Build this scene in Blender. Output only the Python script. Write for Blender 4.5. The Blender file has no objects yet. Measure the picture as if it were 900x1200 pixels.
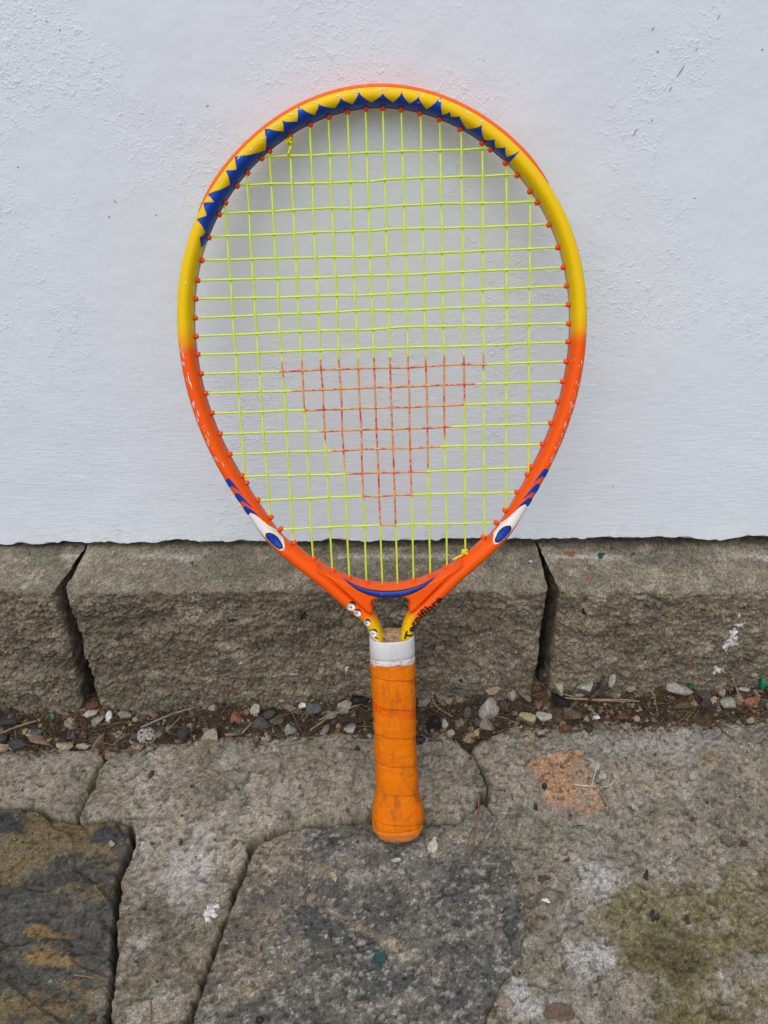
import bpy, bmesh, math, random
import numpy as np
from mathutils import Vector, Matrix
from mathutils.bvhtree import BVHTree
sc = bpy.context.scene
COL = sc.collection
R = math.radians

# ------------------------------------------------------------------ camera, sky, sun, exposure
CAM = np.array([0.0, -0.565, 0.52]); PITCH = R(30.0); FPX = 901.0     # metres; focal length in pixels of a 900 px wide frame
cd = bpy.data.cameras.new('camera'); cd.sensor_fit = 'HORIZONTAL'; cd.sensor_width = 36.0
cd.lens = 36.0*FPX/900.0; cd.clip_start = 0.01; cd.clip_end = 500.0
cam = bpy.data.objects.new('camera', cd); COL.objects.link(cam)
cam.location = CAM; cam.rotation_euler = (R(90)-PITCH, 0, 0); sc.camera = cam

SUN_EL, SUN_AZ = R(58), R(196)           # azimuth measured like the sky node: 0 = +Y, clockwise; the open side is -Y
world = bpy.data.worlds.new('World'); sc.world = world; world.use_nodes = True
wn = world.node_tree; bg = wn.nodes['Background']
sky = wn.nodes.new('ShaderNodeTexSky'); sky.sky_type = 'NISHITA'; sky.sun_disc = False
sky.sun_elevation = SUN_EL; sky.sun_rotation = SUN_AZ; sky.air_density = 0.7; sky.dust_density = 4.0; sky.ozone_density = 0.6
wn.links.new(sky.outputs[0], bg.inputs[0]); bg.inputs[1].default_value = 0.12
sd_ = bpy.data.lights.new('sun', 'SUN'); sd_.energy = 1.4; sd_.angle = R(80); sd_.color = (1.0, 0.995, 0.985)
sun = bpy.data.objects.new('sun', sd_); COL.objects.link(sun)
sdir = Vector((math.sin(SUN_AZ)*math.cos(SUN_EL), math.cos(SUN_AZ)*math.cos(SUN_EL), math.sin(SUN_EL)))
sun.rotation_euler = sdir.to_track_quat('Z', 'Y').to_euler(); sun.location = (0, -2, 4)
sc.view_settings.view_transform = 'Standard'; sc.view_settings.look = 'None'
sc.view_settings.gamma = 1.0; sc.view_settings.use_curve_mapping = False
sc.view_settings.exposure = 0.15
sc.render.resolution_x = 768; sc.render.resolution_y = 1024

# ------------------------------------------------------------------ helpers
rng = np.random.default_rng(11); random.seed(11)
def _hash(ix, iy, iz):
    h = (ix.astype(np.uint32)*np.uint32(374761393) + iy.astype(np.uint32)*np.uint32(668265263) + iz.astype(np.uint32)*np.uint32(2147483647+62351))
    h = (h ^ (h >> np.uint32(13)))*np.uint32(1274126177); h = h ^ (h >> np.uint32(16))
    return (h & np.uint32(0xffffff)).astype(np.float64)/float(0xffffff)
def vnoise(x, y, z=0.0):
    x, y, z = np.broadcast_arrays(np.asarray(x, float), np.asarray(y, float), np.asarray(z, float))
    x = x+1000.37; y = y+1000.71; z = z+1000.13
    ix, iy, iz = np.floor(x).astype(np.int64), np.floor(y).astype(np.int64), np.floor(z).astype(np.int64)
    fx, fy, fz = x-ix, y-iy, z-iz
    fx, fy, fz = [f*f*f*(f*(f*6-15)+10) for f in (fx, fy, fz)]
    o = 0
    for dx in (0, 1):
        for dy in (0, 1):
            for dz in (0, 1):
                w = (fx if dx else 1-fx)*(fy if dy else 1-fy)*(fz if dz else 1-fz)
                o = o + w*_hash(ix+dx, iy+dy, iz+dz)
    return o*2-1
def fbm(x, y, z=0.0, oct=4, gain=0.5, lac=2.03):
    a, s, t, f = 1.0, 0.0, 0.0, 1.0
    for k in range(oct):
        s = s + a*vnoise(np.asarray(x)*f+k*7.3, np.asarray(y)*f+k*3.1, np.asarray(z)*f+k*1.7); t += a; a *= gain; f *= lac
    return s/t*1.6
def sstep(a, b, x):
    t = np.clip((x-a)/(b-a), 0, 1); return t*t*(3-2*t)
def mix3(a, b, t): return a*(1-t[..., None])+np.asarray(b)*t[..., None]

def new_mesh(name, V, F, mats, parent=None, smooth=True, colors=None, fmat=None):
    me = bpy.data.meshes.new(name)
    V = np.asarray(V, dtype=np.float32)
    if isinstance(F, np.ndarray):
        n, k = F.shape
        me.vertices.add(len(V)); me.vertices.foreach_set('co', V.ravel())
        me.loops.add(n*k); me.loops.foreach_set('vertex_index', F.astype(np.int32).ravel())
        me.polygons.add(n); me.polygons.foreach_set('loop_start', np.arange(0, n*k, k, dtype=np.int32))
        me.update(calc_edges=True)
    else:
        me.from_pydata([tuple(map(float, v)) for v in V], [], F)
    for m in (mats if isinstance(mats, (list, tuple)) else [mats]): me.materials.append(m)
    if fmat is not None: me.polygons.foreach_set('material_index', np.asarray(fmat, dtype=np.int32))
    me.polygons.foreach_set('use_smooth', np.full(len(me.polygons), smooth))
    if colors is not None:
        at = me.color_attributes.new('Col', 'FLOAT_COLOR', 'POINT')
        c = np.ones((len(V), 4), np.float32); c[:, :3] = colors; at.data.foreach_set('color', c.ravel())
    me.update()
    ob = bpy.data.objects.new(name, me); COL.objects.link(ob)
    if parent is not None: ob.parent = parent
    return ob
def tag(o, label=None, cat=None, group=None, kind=None):
    if label: o['label'] = label
    if cat: o['category'] = cat
    if group: o['group'] = group
    if kind: o['kind'] = kind
    return o
def grid_faces(nr, nc, wrap=False):
    i = np.arange(nr-1)[:, None]; j = np.arange(nc if wrap else nc-1)[None, :]; j2 = (j+1) % nc
    a = i*nc+j; b = i*nc+j2; c = (i+1)*nc+j2; d = (i+1)*nc+j
    return np.stack([a, b, c, d], -1).reshape(-1, 4)

# ---- materials
class NT:
    def __init__(s, name):
        s.m = bpy.data.materials.new(name); s.m.use_nodes = True; s.t = s.m.node_tree; s.b = s.t.nodes['Principled BSDF']
    def n(s, ty, **kw):
        x = s.t.nodes.new(ty)
        for k, v in kw.items(): setattr(x, k, v)
        return x
    def l(s, a, b): s.t.links.new(a, b)
    def val(s, sock, v):
        if hasattr(v, 'links'): s.l(v, sock)
        else: sock.default_value = v
    def coord(s, kind='Object', scale=(1, 1, 1)):
        c = s.n('ShaderNodeTexCoord'); mp = s.n('ShaderNodeMapping'); mp.inputs['Scale'].default_value = scale
        s.l(c.outputs[kind], mp.inputs['Vector']); return mp.outputs[0]
    def noise(s, scale, detail=4, rough=0.55, co=None, dist=0.0):
        x = s.n('ShaderNodeTexNoise'); x.inputs['Scale'].default_value = scale; x.inputs['Detail'].default_value = detail
        x.inputs['Roughness'].default_value = rough; x.inputs['Distortion'].default_value = dist
        s.l(co if co else s.coord(), x.inputs['Vector']); return x.outputs[0]
    def voro(s, scale, co=None, feature='F1', out='Distance', rnd=1.0):
        x = s.n('ShaderNodeTexVoronoi', feature=feature); x.inputs['Scale'].default_value = scale; x.inputs['Randomness'].default_value = rnd
        s.l(co if co else s.coord(), x.inputs['Vector']); return x.outputs[out]
    def math(s, op, a, b=0.0, c=None, clamp=False):
        x = s.n('ShaderNodeMath', operation=op); x.use_clamp = clamp
        s.val(x.inputs[0], a); s.val(x.inputs[1], b)
        if c is not None: s.val(x.inputs[2], c)
        return x.outputs[0]
    def ramp(s, x, a, b, lo=0.0, hi=1.0):
        r = s.n('ShaderNodeMapRange', interpolation_type='SMOOTHSTEP'); s.val(r.inputs[0], x)
        r.inputs[1].default_value = a; r.inputs[2].default_value = b; r.inputs[3].default_value = lo; r.inputs[4].default_value = hi
        return r.outputs[0]
    def mix(s, f, a, b, mode='MIX'):
        x = s.n('ShaderNodeMix', data_type='RGBA', blend_type=mode); s.val(x.inputs[0], f)
        for i, v in ((6, a), (7, b)):
            if hasattr(v, 'links'): s.l(v, x.inputs[i])
            else: x.inputs[i].default_value = (*v, 1) if len(v) == 3 else v
        return x.outputs[2]
    def bump(s, h, strength=0.5, dist=0.001, prev=None):
        b = s.n('ShaderNodeBump'); b.inputs['Strength'].default_value = strength; b.inputs['Distance'].default_value = dist
        s.l(h, b.inputs['Height'])
        if prev: s.l(prev, b.inputs['Normal'])
        return b.outputs[0]
    def fin(s, col, rough=0.8, normal=None, spec=0.5, coat=0.0):
        if hasattr(col, 'links'): s.l(col, s.b.inputs['Base Color'])
        else: s.b.inputs['Base Color'].default_value = (*col, 1)
        s.val(s.b.inputs['Roughness'], rough)
        s.b.inputs['Specular IOR Level'].default_value = spec; s.b.inputs['Coat Weight'].default_value = coat
        s.b.inputs['Coat Roughness'].default_value = 0.12
        if normal: s.l(normal, s.b.inputs['Normal'])
        return s.m
    def attr(s):
        a = s.n('ShaderNodeAttribute'); a.attribute_name = 'Col'; return a.outputs['Color']

def mat_wall():
    k = NT('white_wall_paint'); co = k.coord()
    patch = k.ramp(k.noise(7, 3, .6, co), .44, .66, .12, 1.0)
    pimple = k.ramp(k.voro(430, co), .12, .42, 1.0, 0.0)
    fine = k.noise(620, 3, .6, co)
    blob = k.ramp(k.noise(240, 3, .62, co), .52, .75)
    h = k.math('MULTIPLY', k.math('ADD', k.math('MULTIPLY', pimple, .45), k.math('ADD', k.math('MULTIPLY', fine, .5), blob)), patch)
    zz = k.n('ShaderNodeSeparateXYZ'); k.l(k.coord(), zz.inputs[0])
    low = k.ramp(zz.outputs[2], .42, .22)                         # the lower band was brushed sideways
    brush = k.math('MULTIPLY', k.noise(1.0, 4, .6, k.coord(scale=(70, 70, 430))), low)
    und = k.noise(16, 4, .6, co)
    n1 = k.bump(und, .5, .004)
    n1 = k.bump(brush, .32, .0012, n1)
    n2 = k.bump(h, .50, .0008, n1)
    pit = k.ramp(k.voro(52, co), .016, .030, 1, 0)
    pitm = k.math('MULTIPLY', pit, k.ramp(k.noise(23, 2, .5, co), .56, .64))
    c = k.mix(k.ramp(k.noise(4.5, 4, .6, co), .3, .75), (.695, .757, .815), (.662, .724, .790))
    c = k.mix(k.math('MULTIPLY', k.ramp(k.noise(38, 4, .65, co), .6, .8), .10), c, (.55, .55, .53))
    c = k.mix(k.math('MULTIPLY', pitm, .75), c, (.22, .22, .24))
    return k.fin(c, .62, n2, .35)

def mat_stone(name, fine=900, speck=.35, bump=.6, bdist=.0008, rough=.93, big=260):
    k = NT(name); co = k.coord(); c = k.attr()
    f1 = k.ramp(k.noise(fine*1.0, 5, .8, co), .28, .72, .60, 1.42)
    g = k.n('ShaderNodeCombineXYZ'); [k.l(f1, g.inputs[i]) for i in range(3)]
    c2 = k.mix(1.0, c, g.outputs[0], 'MULTIPLY')
    dark = k.ramp(k.voro(big, co), .10, .26, 1, 0)
    sel = k.ramp(k.noise(big*.6, 1, .5, co), .55, .62)
    c3 = k.mix(k.math('MULTIPLY', k.math('MULTIPLY', dark, sel), .75*speck*2, clamp=True), c2, (.03, .028, .026))
    co2 = k.coord(); mp = k.n('ShaderNodeVectorMath', operation='ADD'); k.l(co2, mp.inputs[0]); mp.inputs[1].default_value = (3.1, 1.7, 5.3)
    lit = k.ramp(k.voro(big*1.3, mp.outputs[0]), .10, .24, 1, 0); sel2 = k.ramp(k.noise(big*.7, 1, .5, mp.outputs[0]), .56, .62)
    c4 = k.mix(k.math('MULTIPLY', k.math('MULTIPLY', lit, sel2), .6*speck*2, clamp=True), c3, (.42, .39, .34))
    sv = k.n('ShaderNodeVectorMath', operation='MULTIPLY'); k.l(co, sv.inputs[0]); sv.inputs[1].default_value = (1500, 1500, 1500)
    fl = k.n('ShaderNodeVectorMath', operation='FLOOR'); k.l(sv.outputs[0], fl.inputs[0])
    wn_ = k.n('ShaderNodeTexWhiteNoise', noise_dimensions='3D'); k.l(fl.outputs[0], wn_.inputs['Vector'])
    gr = k.ramp(wn_.outputs['Value'], 0, 1, .72, 1.29); g2 = k.n('ShaderNodeCombineXYZ'); [k.l(gr, g2.inputs[i]) for i in range(3)]
    c4 = k.mix(1.0, c4, g2.outputs[0], 'MULTIPLY')
    h = k.math('ADD', k.noise(fine*.9, 4, .65, co), k.math('MULTIPLY', k.noise(fine*.28, 3, .6, co), 1.2))
    return k.fin(c4, rough, k.bump(h, bump, bdist), .25)

def mat_plain(name, col, rough=.8, var=.18, scale=300, bump=.35, dist=.0005, spec=.3, speckle=None):
    k = NT(name); co = k.coord()
    a = tuple(x*(1-var) for x in col); b = tuple(min(1, x*(1+var)) for x in col)
    c = k.mix(k.ramp(k.noise(scale, 4, .6, co), .3, .7), a, b)
    if speckle:
        c = k.mix(k.ramp(k.noise(scale*1.7, 2, .6, co), .52, .6), c, speckle)
    return k.fin(c, rough, k.bump(k.noise(scale*1.3, 4, .6, co), bump, dist), spec)

M = {}
M['wall'] = mat_wall()
M['kerb'] = mat_stone('kerb_concrete', 800, .42, .8, .0011)
M['conc'] = mat_stone('grey_concrete', 900, .30, .6, .0007)
M['slate'] = mat_stone('dark_slate', 700, .15, .5, .0008, .8)
M['gneiss'] = mat_stone('grey_stone', 650, .50, .6, .0007, .85, 190)
M['brickred'] = mat_stone('orange_brick', 700, .35, .8, .0008)
M['soil'] = mat_stone('soil', 500, .4, .9, .002)
M['plinth'] = mat_plain('dark_plinth', (.05, .047, .043), .95, .3, 120)
M['ground'] = mat_plain('ground_concrete', (.20, .19, .17), .95, .35, 22, .5, .004)

# ------------------------------------------------------------------ measuring: where a sight line meets the real ground surfaces
def ray(u, v):
    dx, dy = (u-450)/FPX, -(v-600)/FPX
    return np.array([dx, math.cos(PITCH)+dy*math.sin(PITCH), -math.sin(PITCH)+dy*math.cos(PITCH)])
def hplane(x, y):
    Y = np.asarray(y)+.565
    return -.0080+.03*np.tanh(np.asarray(x)/.5)+.10*np.maximum(0, Y-.372)
def G(u, v):
    d = ray(u, v); z = 0.0
    for _ in range(12):
        t = (z-CAM[2])/d[2]; P = CAM+d*t; z = float(hplane(P[0], P[1]))
    return P[0], P[1]
WALL_Y = -.0025; WALL_Z = .1655
EDGE_Y = .4880-.565; FOOT_Y = .522-.565

# ------------------------------------------------------------------ wall
def build_wall():
    xs = np.unique(np.concatenate([np.linspace(-6, -.7, 60), np.arange(-.7, .7, .0016), np.linspace(.7, 6, 60)]))
    n = len(xs)
    e = .0006*fbm(xs*45, 0*xs, 3, 4)+.0012*np.maximum(0, fbm(xs*30, 0*xs+5, 9, 3)-.25)*2
    e -= .003*np.exp(-((xs-.285)/.018)**2)
    slope = .0040*np.clip(xs/.33, -1, 1)
    zb = WALL_Z+e*1.3+slope
    rows = []
    fr = lambda s: WALL_Y+.0009*fbm(xs*120, 0*xs+s, s, 3)
    rows.append(np.stack([xs, 0*xs+.060, zb+.004], 1))
    rows.append(np.stack([xs, 0*xs+.012, zb+.002], 1))
    rows.append(np.stack([xs, fr(1)+.003, zb], 1))
    rows.append(np.stack([xs, fr(2)*.6+WALL_Y*.4, zb+.002+.001*fbm(xs*150, 0*xs, 4, 2)], 1))
    rows.append(np.stack([xs, 0*xs+WALL_Y, zb*.0+WALL_Z+.02], 1))
    rows.append(np.stack([xs, 0*xs+WALL_Y, 0*xs+3.2], 1))
    rows.append(np.stack([xs, 0*xs+.26, 0*xs+3.2], 1))
    rows.append(np.stack([xs, 0*xs+.26, 0*xs+.10], 1))
    V = np.concatenate(rows); F = grid_faces(len(rows), n)
    w = new_mesh('house_wall', V, F, M['wall'], smooth=False)
    tag(w, 'white painted plaster house wall with stippled texture behind the racket', 'wall')
    # masonry below the plaster, set back behind the kerb blocks
    b = [(-6, .062), (6, .062), (6, .24), (-6, .24)]
    V = [(x, y, z) for z in (-.4, .19) for x, y in b]
    p = new_mesh('plinth', V, [(0, 1, 5, 4), (1, 2, 6, 5), (2, 3, 7, 6), (3, 0, 4, 7), (4, 5, 6, 7)], M['plinth'], w, smooth=False)
    return w
wall = build_wall()

# ------------------------------------------------------------------ kerb blocks
def build_block(name, x0, x1, seed, taper0=0.0, taper1=0.0, close0=0.0, close1=0.0, dy=0.0, res=.00105):
    nx = int((x1-x0)/res)+1; NS = 36
    nt_top, nt_face = 60, 205
    yb, yt, yf = .050, .507-.565+dy, FOOT_Y+dy
    zb, zt, zf = .1625, .1520, -.055
    P = []; K = []                                       # profile: top back -> arris -> foot, K = 0 on top, 1 on the split face
    for i in range(nt_top): s = i/nt_top; P.append((yb+(yt-yb)*s, zb+(zt-zb)*s)); K.append(0.0)
    for i in range(nt_face+1): s = i/nt_face; P.append((yt+(yf-yt)*s, zt+(zf-zt)*s)); K.append(1.0)
    P = np.array(P); K = np.array(K); nt = len(P)
    for _ in range(7):                                   # soften the arris
        Q = P.copy(); Q[1:-1] = .25*P[:-2]+.5*P[1:-1]+.25*P[2:]; P = Q
        kk = K.copy(); kk[1:-1] = .25*K[:-2]+.5*K[1:-1]+.25*K[2:]; K = kk
    xs = np.linspace(x0, x1, nx)
    X, T = np.meshgrid(xs, np.arange(nt)); Y = P[T, 0]; Z = P[T, 1]; KK = K[T]
    # sides lean in towards the foot
    f = np.clip((zt-Z)/(zt-zf), 0, 1); u = (X-x0)/(x1-x0)
    back = np.clip((Y-yt)/(.565-.507), 0, 1.2)*(1-np.clip(f*12, 0, 1))
    X = X+taper0*f*(1-u)-taper1*f*u+back*(close1*u-close0*(1-u))
    big = fbm(X*26, Z*30, seed, 3); mid = fbm(X*75, Z*95+Y*60, seed+4, 4, .6); sm = fbm(X*210, Z*230+Y*220, seed+8, 3, .65)
    ridg = 1-np.abs(fbm(X*48+Z*30, Z*85, seed+2, 3))*1.6
    crag = .5-np.abs(fbm(X*95+Z*20, Z*120+Y*60, seed+12, 4, .62)); crag2 = .4-np.abs(fbm(X*300, Z*330+Y*300, seed+14, 3, .65))
    drough = .0034*big+.0016*mid+.0012*sm+.0036*crag+.0024*crag2+.0010*fbm(X*600, Z*640+Y*600, seed+9, 2, .6)-.002
    dtop = .0005*fbm(X*90, Y*90, seed+3, 3)+.00035*sm
    ar = np.exp(-((Z-zt)/.010)**2)*KK
    Yo = Y-KK*(drough*(1-.45*ar))
    Zo = Z+(1-KK)*dtop+.0016*mid*np.clip(1-np.abs(Z-zt)/.012, 0, 1)*KK
    # rounded vertical corners
    d0 = np.minimum(X-X[:, :1], X[:, -1:]-X); rr = .007
    q = np.clip(d0/rr, 0, 1); Yo = Yo+KK*rr*.7*(1-np.sqrt(1-(1-q)**2))
    gx = np.concatenate([X[:, :1]*np.ones((1, NS)), X, X[:, -1:]*np.ones((1, NS))], 1)
    tl = np.linspace(1, 0, NS+1)[:-1][None]; side = lambda c: c*(1-tl)+yb*tl
    gy = np.concatenate([side(Yo[:, :1]), Yo, side(Yo[:, -1:])[:, ::-1]], 1)
    gz = np.concatenate([Zo[:, :1]*np.ones((1, NS)), Zo, Zo[:, -1:]*np.ones((1, NS))], 1)
    gx[:, :NS] += .0012*fbm(gy[:, :NS]*120, gz[:, :NS]*120, seed, 3); gx[:, -NS:] += .0012*fbm(gy[:, -NS:]*120, gz[:, -NS:]*120, seed+1, 3)
    kf = np.concatenate([np.ones((nt, NS)), KK, np.ones((nt, NS))], 1)
    # colour: smooth cast top is a little greyer, split face browner, with stains and exposed aggregate
    base = np.zeros(gx.shape+(3,)); base[:] = (.172, .158, .118)
    base = mix3(base, (.168, .146, .105), kf)
    n1 = fbm(gx*22, gz*22+gy*22, seed+20, 4); base = base*(1+.22*n1)[..., None]
    n2 = fbm(gx*140, gz*140+gy*140, seed+30, 3); base = base*(1+.25*n2)[..., None]
    base = mix3(base, (.31, .27, .20), sstep(.45, .8, fbm(gx*60, gz*60+gy*60, seed+40, 3))*.55)
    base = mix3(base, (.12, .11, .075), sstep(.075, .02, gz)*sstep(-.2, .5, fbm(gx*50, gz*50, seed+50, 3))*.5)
    lime = sstep(.0, .6, fbm(gx*14, 0*gx, seed+60, 3))*np.exp(-((gy+.012+.002*n2)/.0035)**2)*(1-kf)
    base = mix3(base, (.42, .40, .36), lime*.7)
    base = base*(1+.22*np.random.default_rng(seed).normal(size=gx.shape)+.20*fbm(gx*520, gz*520+gy*520, seed+70, 2))[..., None]
    V = np.stack([gx, gy, gz], -1).reshape(-1, 3); F = grid_faces(nt, gx.shape[1])[:, ::-1]
    return new_mesh(name, V, F, M['kerb'], colors=np.clip(base, .01, 1).reshape(-1, 3))
KG = 'concrete kerb blocks along the foot of the wall'
kerb_mid = build_block('kerb_block', -.2590, .1335, 3, .001, .000)
tag(kerb_mid, 'long rough split-face concrete kerb block directly behind the racket throat', 'kerb block', KG)
kerb_l = build_block('kerb_block', -.664, -.2675, 17, 0, .011, 0, .0065, .0015)
tag(kerb_l, 'rough concrete kerb block cut off by the left picture edge', 'kerb block', KG)
kerb_r = build_block('kerb_block', .1430, .538, 29, .007, 0, .0075, 0, -.0005)
tag(kerb_r, 'rough concrete kerb block on the right with white paint splashes', 'kerb block', KG)

# ------------------------------------------------------------------ ground sheet, soil strip and pavement pieces
def warp_axis(lo, hi, flo, fhi, d, grow=1.12):
    a = list(np.arange(flo, fhi, d)); s = d; x = a[-1]
    while x < hi: s *= grow; x += s; a.append(x)
    s = d; x = a[0]; b = []
    while x > lo: s *= grow; x -= s; b.append(x)
    return np.array(b[::-1]+a)
def build_ground():
    a = np.unique(np.concatenate([-np.geomspace(.5, 40, 40), np.linspace(-.5, .5, 30), np.geomspace(.5, 40, 40)]))
    X, Y = np.meshgrid(a, a)
    far = sstep(1.0, 1.5, np.maximum(np.abs(X), -Y))
    Z = hplane(X, np.minimum(Y, 0))-.030*(1-far)-.006*far
    g = new_mesh('ground', np.stack([X, Y, Z], -1).reshape(-1, 3), grid_faces(*X.shape), M['ground'])
    return tag(g, kind='structure')
ground = build_ground()

AX = warp_axis(-1.45, 1.45, -.40, .40, .0013); AY = warp_axis(-1.45, -.07, .215-.565, .500-.565, .0012)
def poly_sd(poly, X, Y):
    P = np.asarray(poly); d2 = np.full(X.shape, 1e9); ins = np.zeros(X.shape, bool)
    for i in range(len(P)):
        a, b = P[i], P[(i+1) % len(P)]; e = b-a
        t = np.clip(((X-a[0])*e[0]+(Y-a[1])*e[1])/(e@e+1e-15), 0, 1)
        d2 = np.minimum(d2, (X-a[0]-t*e[0])**2+(Y-a[1]-t*e[1])**2)
        c = ((a[1] > Y) != (b[1] > Y)) & (X < (b[0]-a[0])*(Y-a[1])/(b[1]-a[1]+1e-15)+a[0]); ins ^= c
    return np.where(ins, 1, -1)*np.sqrt(d2)
def blob(X, Y, u, v, ru, rv, ang=0.0):
    cx, cy = G(u, v); px = abs(G(u+10, v)[0]-cx)/10; py = abs(G(u, v+10)[1]-cy)/10
    dx, dy = (X-cx)/px, -(Y-cy)/py
    c, s = math.cos(R(ang)), math.sin(R(ang)); a, b = dx*c+dy*s, -dx*s+dy*c
    return np.exp(-((a/ru)**2+(b/rv)**2))
def build_piece(name, pix, off, hfun, cfun, mat, parent, r=.004, ragged=.0022, seed=0, steep=16.0, extra=()):
    poly = [G(*p) for p in pix]+list(extra)
    P = np.array(poly); lo, hi = P.min(0)-.008, P.max(0)+.008
    ax = AX[(AX > lo[0]) & (AX < hi[0])]; ay = AY[(AY > lo[1]) & (AY < hi[1])]
    X, Y = np.meshgrid(ax, ay)
    sd = poly_sd(poly, X, Y)+ragged*fbm(X*70, Y*70, seed, 3, .55)
    e = np.clip(sd, 0, r); drop = r-np.sqrt(np.maximum(0, r*r-(r-e)**2))
    Z = hplane(X, Y)+off+hfun(X, Y)-drop+np.maximum(np.minimum(sd, 0)*steep, -.028)
    fine_ = sstep(.46, .40, np.abs(X))*sstep(-.42, -.36, Y)            # single-vertex grain only where the mesh is fine
    C = cfun(X, Y, sd)*(1+.14*fine_*np.random.default_rng(seed).normal(size=X.shape)+.17*fine_*fbm(X*520, Y*520, seed+80, 2)+.06*fbm(X*170, Y*170, seed+81, 2))[..., None]
    pit = fine_*sstep(.50, .62, fbm(X*330, Y*330, seed+82, 2)); Z = Z-.0010*pit; C = np.clip(C*(1-.45*pit)[..., None], .008, 1)
    F = grid_faces(*X.shape); keep = (sd.ravel()[F] > -.0045).any(1); F = F[keep]
    used = np.unique(F); idx = np.full(X.size, -1); idx[used] = np.arange(len(used))
    V = np.stack([X, Y, Z], -1).reshape(-1, 3)[used]
    return new_mesh(name, V, idx[F], mat, parent, colors=C.reshape(-1, 3)[used])

def h_conc(s, amp=1.0):
    return lambda X, Y: amp*(.0022*fbm(X*18, Y*18, s, 3)+.0011*fbm(X*80, Y*80, s+1, 4, .6)+.0006*fbm(X*300, Y*300, s+2, 2)
                             -.0016*sstep(.45, .75, fbm(X*55, Y*55, s+5, 3)))
def c_conc(s, base=(.222, .204, .160), extra=None):
    def f(X, Y, sd):
        c = np.zeros(X.shape+(3,)); c[:] = base
        c = c*(1+.20*fbm(X*16, Y*16, s+10, 4))[..., None]
        c = c*(1+.24*fbm(X*110, Y*110, s+11, 4, .65))[..., None]
        c = mix3(c, (.085, .078, .062), sstep(.25, .8, fbm(X*45, Y*45, s+12, 4, .65))*.45)
        c = mix3(c, (.34, .33, .31), sstep(.3, .8, fbm(X*60, Y*60, s+13, 4, .65))*.45)
        c = mix3(c, (.14, .125, .085), sstep(.006, .0, sd)*.6)
        if extra: c = extra(c, X, Y, sd)
        return c
    return f
pave = bpy.data.objects.new('pavement', None); COL.objects.link(pave); tag(pave, kind='structure')

def mid_extra(c, X, Y, sd):
    m = np.clip(blob(X, Y, 185, 1130, 70, 60)+blob(X, Y, 200, 1075, 60, 40)*.6, 0, 1)
    c = mix3(c, (.085, .075, .048), sstep(.2, 1.0, m*.9+.45*fbm(X*55, Y*55, 71, 4, .65)+.3*fbm(X*200, Y*200, 73, 3))*.75)
    w = np.clip(blob(X, Y, 220, 1030, 40, 60)+blob(X, Y, 160, 1110, 18, 30)+blob(X, Y, 175, 985, 40, 30)*.8+blob(X, Y, 320, 930, 60, 22)*.5, 0, 1)
    return mix3(c, (.33, .325, .315), sstep(.3, 1.1, w*.9+.5*fbm(X*70, Y*70, 72, 4, .65)+.3*fbm(X*220, Y*220, 74, 3))*.65)
build_piece('concrete_slab', [(-60, 890), (0, 880), (55, 878), (115, 878), (117, 893), (107, 912), (99, 938), (89, 958), (60, 957), (48, 947), (20, 948), (0, 949), (-60, 955)],
            .0015, h_conc(1), c_conc(1), M['conc'], pave, .0013, .0026, 1, extra=[(-1.4, -.115), (-1.4, -.075)])
build_piece('concrete_slab', [(124, 880), (165, 872), (200, 870), (255, 865), (310, 857), (330, 862), (380, 860), (440, 860), (490, 853), (528, 858), (545, 876), (562, 905), (570, 925),
            (558, 945), (545, 960), (500, 963), (440, 958), (390, 960), (350, 965), (318, 972), (296, 984), (286, 1005), (272, 1045), (262, 1078), (252, 1105), (243, 1130), (230, 1165), (212, 1200), (190, 1260), (168, 1340), (90, 1480), (-20, 1500),
            (66, 1420), (116, 1300), (121, 1260), (130, 1200), (136, 1140), (139, 1085), (141, 1040), (147, 1018), (159, 990), (156, 964), (130, 962), (96, 961), (103, 938), (111, 914), (121, 895)],
            .0008, h_conc(2, 1.15), c_conc(2, extra=mid_extra), M['conc'], pave, .0012, .0026, 2)

def h_slate(X, Y):
    w = X*14+Y*38+1.2*fbm(X*12, Y*12, 40, 3)
    st = w-np.floor(w)
    return .0025*fbm(X*14, Y*30, 41, 3)+.0028*(np.floor(w) % 2)*sstep(0, .10, st)*(1-sstep(.9, 1, st))+.0008*fbm(X*90, Y*160, 42, 4)+.002*sstep(.2, .26, fbm(X*20, Y*26, 47, 2))
def c_slate(X, Y, sd):
    c = np.zeros(X.shape+(3,)); c[:] = (.058, .058, .050)
    c = c*(1+.35*fbm(X*60, Y*110, 43, 4, .6))[..., None]
    b = fbm(X*10+Y*6, Y*48-X*9, 44, 4, .6); top = blob(X, Y, 60, 1000, 140, 60)*1.2
    c = mix3(c, (.140, .105, .048), sstep(.12, .6, b*.9+.75*top-.12+.35*fbm(X*120, Y*160, 48, 3)+.30*fbm(X*300, Y*420, 51, 2))*.75)
    c = mix3(c, (.19, .125, .05), np.clip(sstep(.4, .8, blob(X, Y, 55, 1095, 40, 12, 8)+.4*fbm(X*80, Y*80, 45, 3))+sstep(.4, .8, blob(X, Y, 50, 1125, 55, 10, 8)+.4*fbm(X*80, Y*80, 46, 3)), 0, 1)*.8)
    c = mix3(c, (.028, .032, .038), sstep(.3, .7, blob(X, Y, 128, 982, 26, 9)+blob(X, Y, 12, 970, 18, 14)+.35*fbm(X*90, Y*130, 49, 3))*.85)
    return mix3(c, (.15, .14, .11), sstep(.2, .7, blob(X, Y, 118, 1180, 16, 50)+.3*fbm(X*100, Y*100, 50, 3)-.1)*.8)
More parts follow.
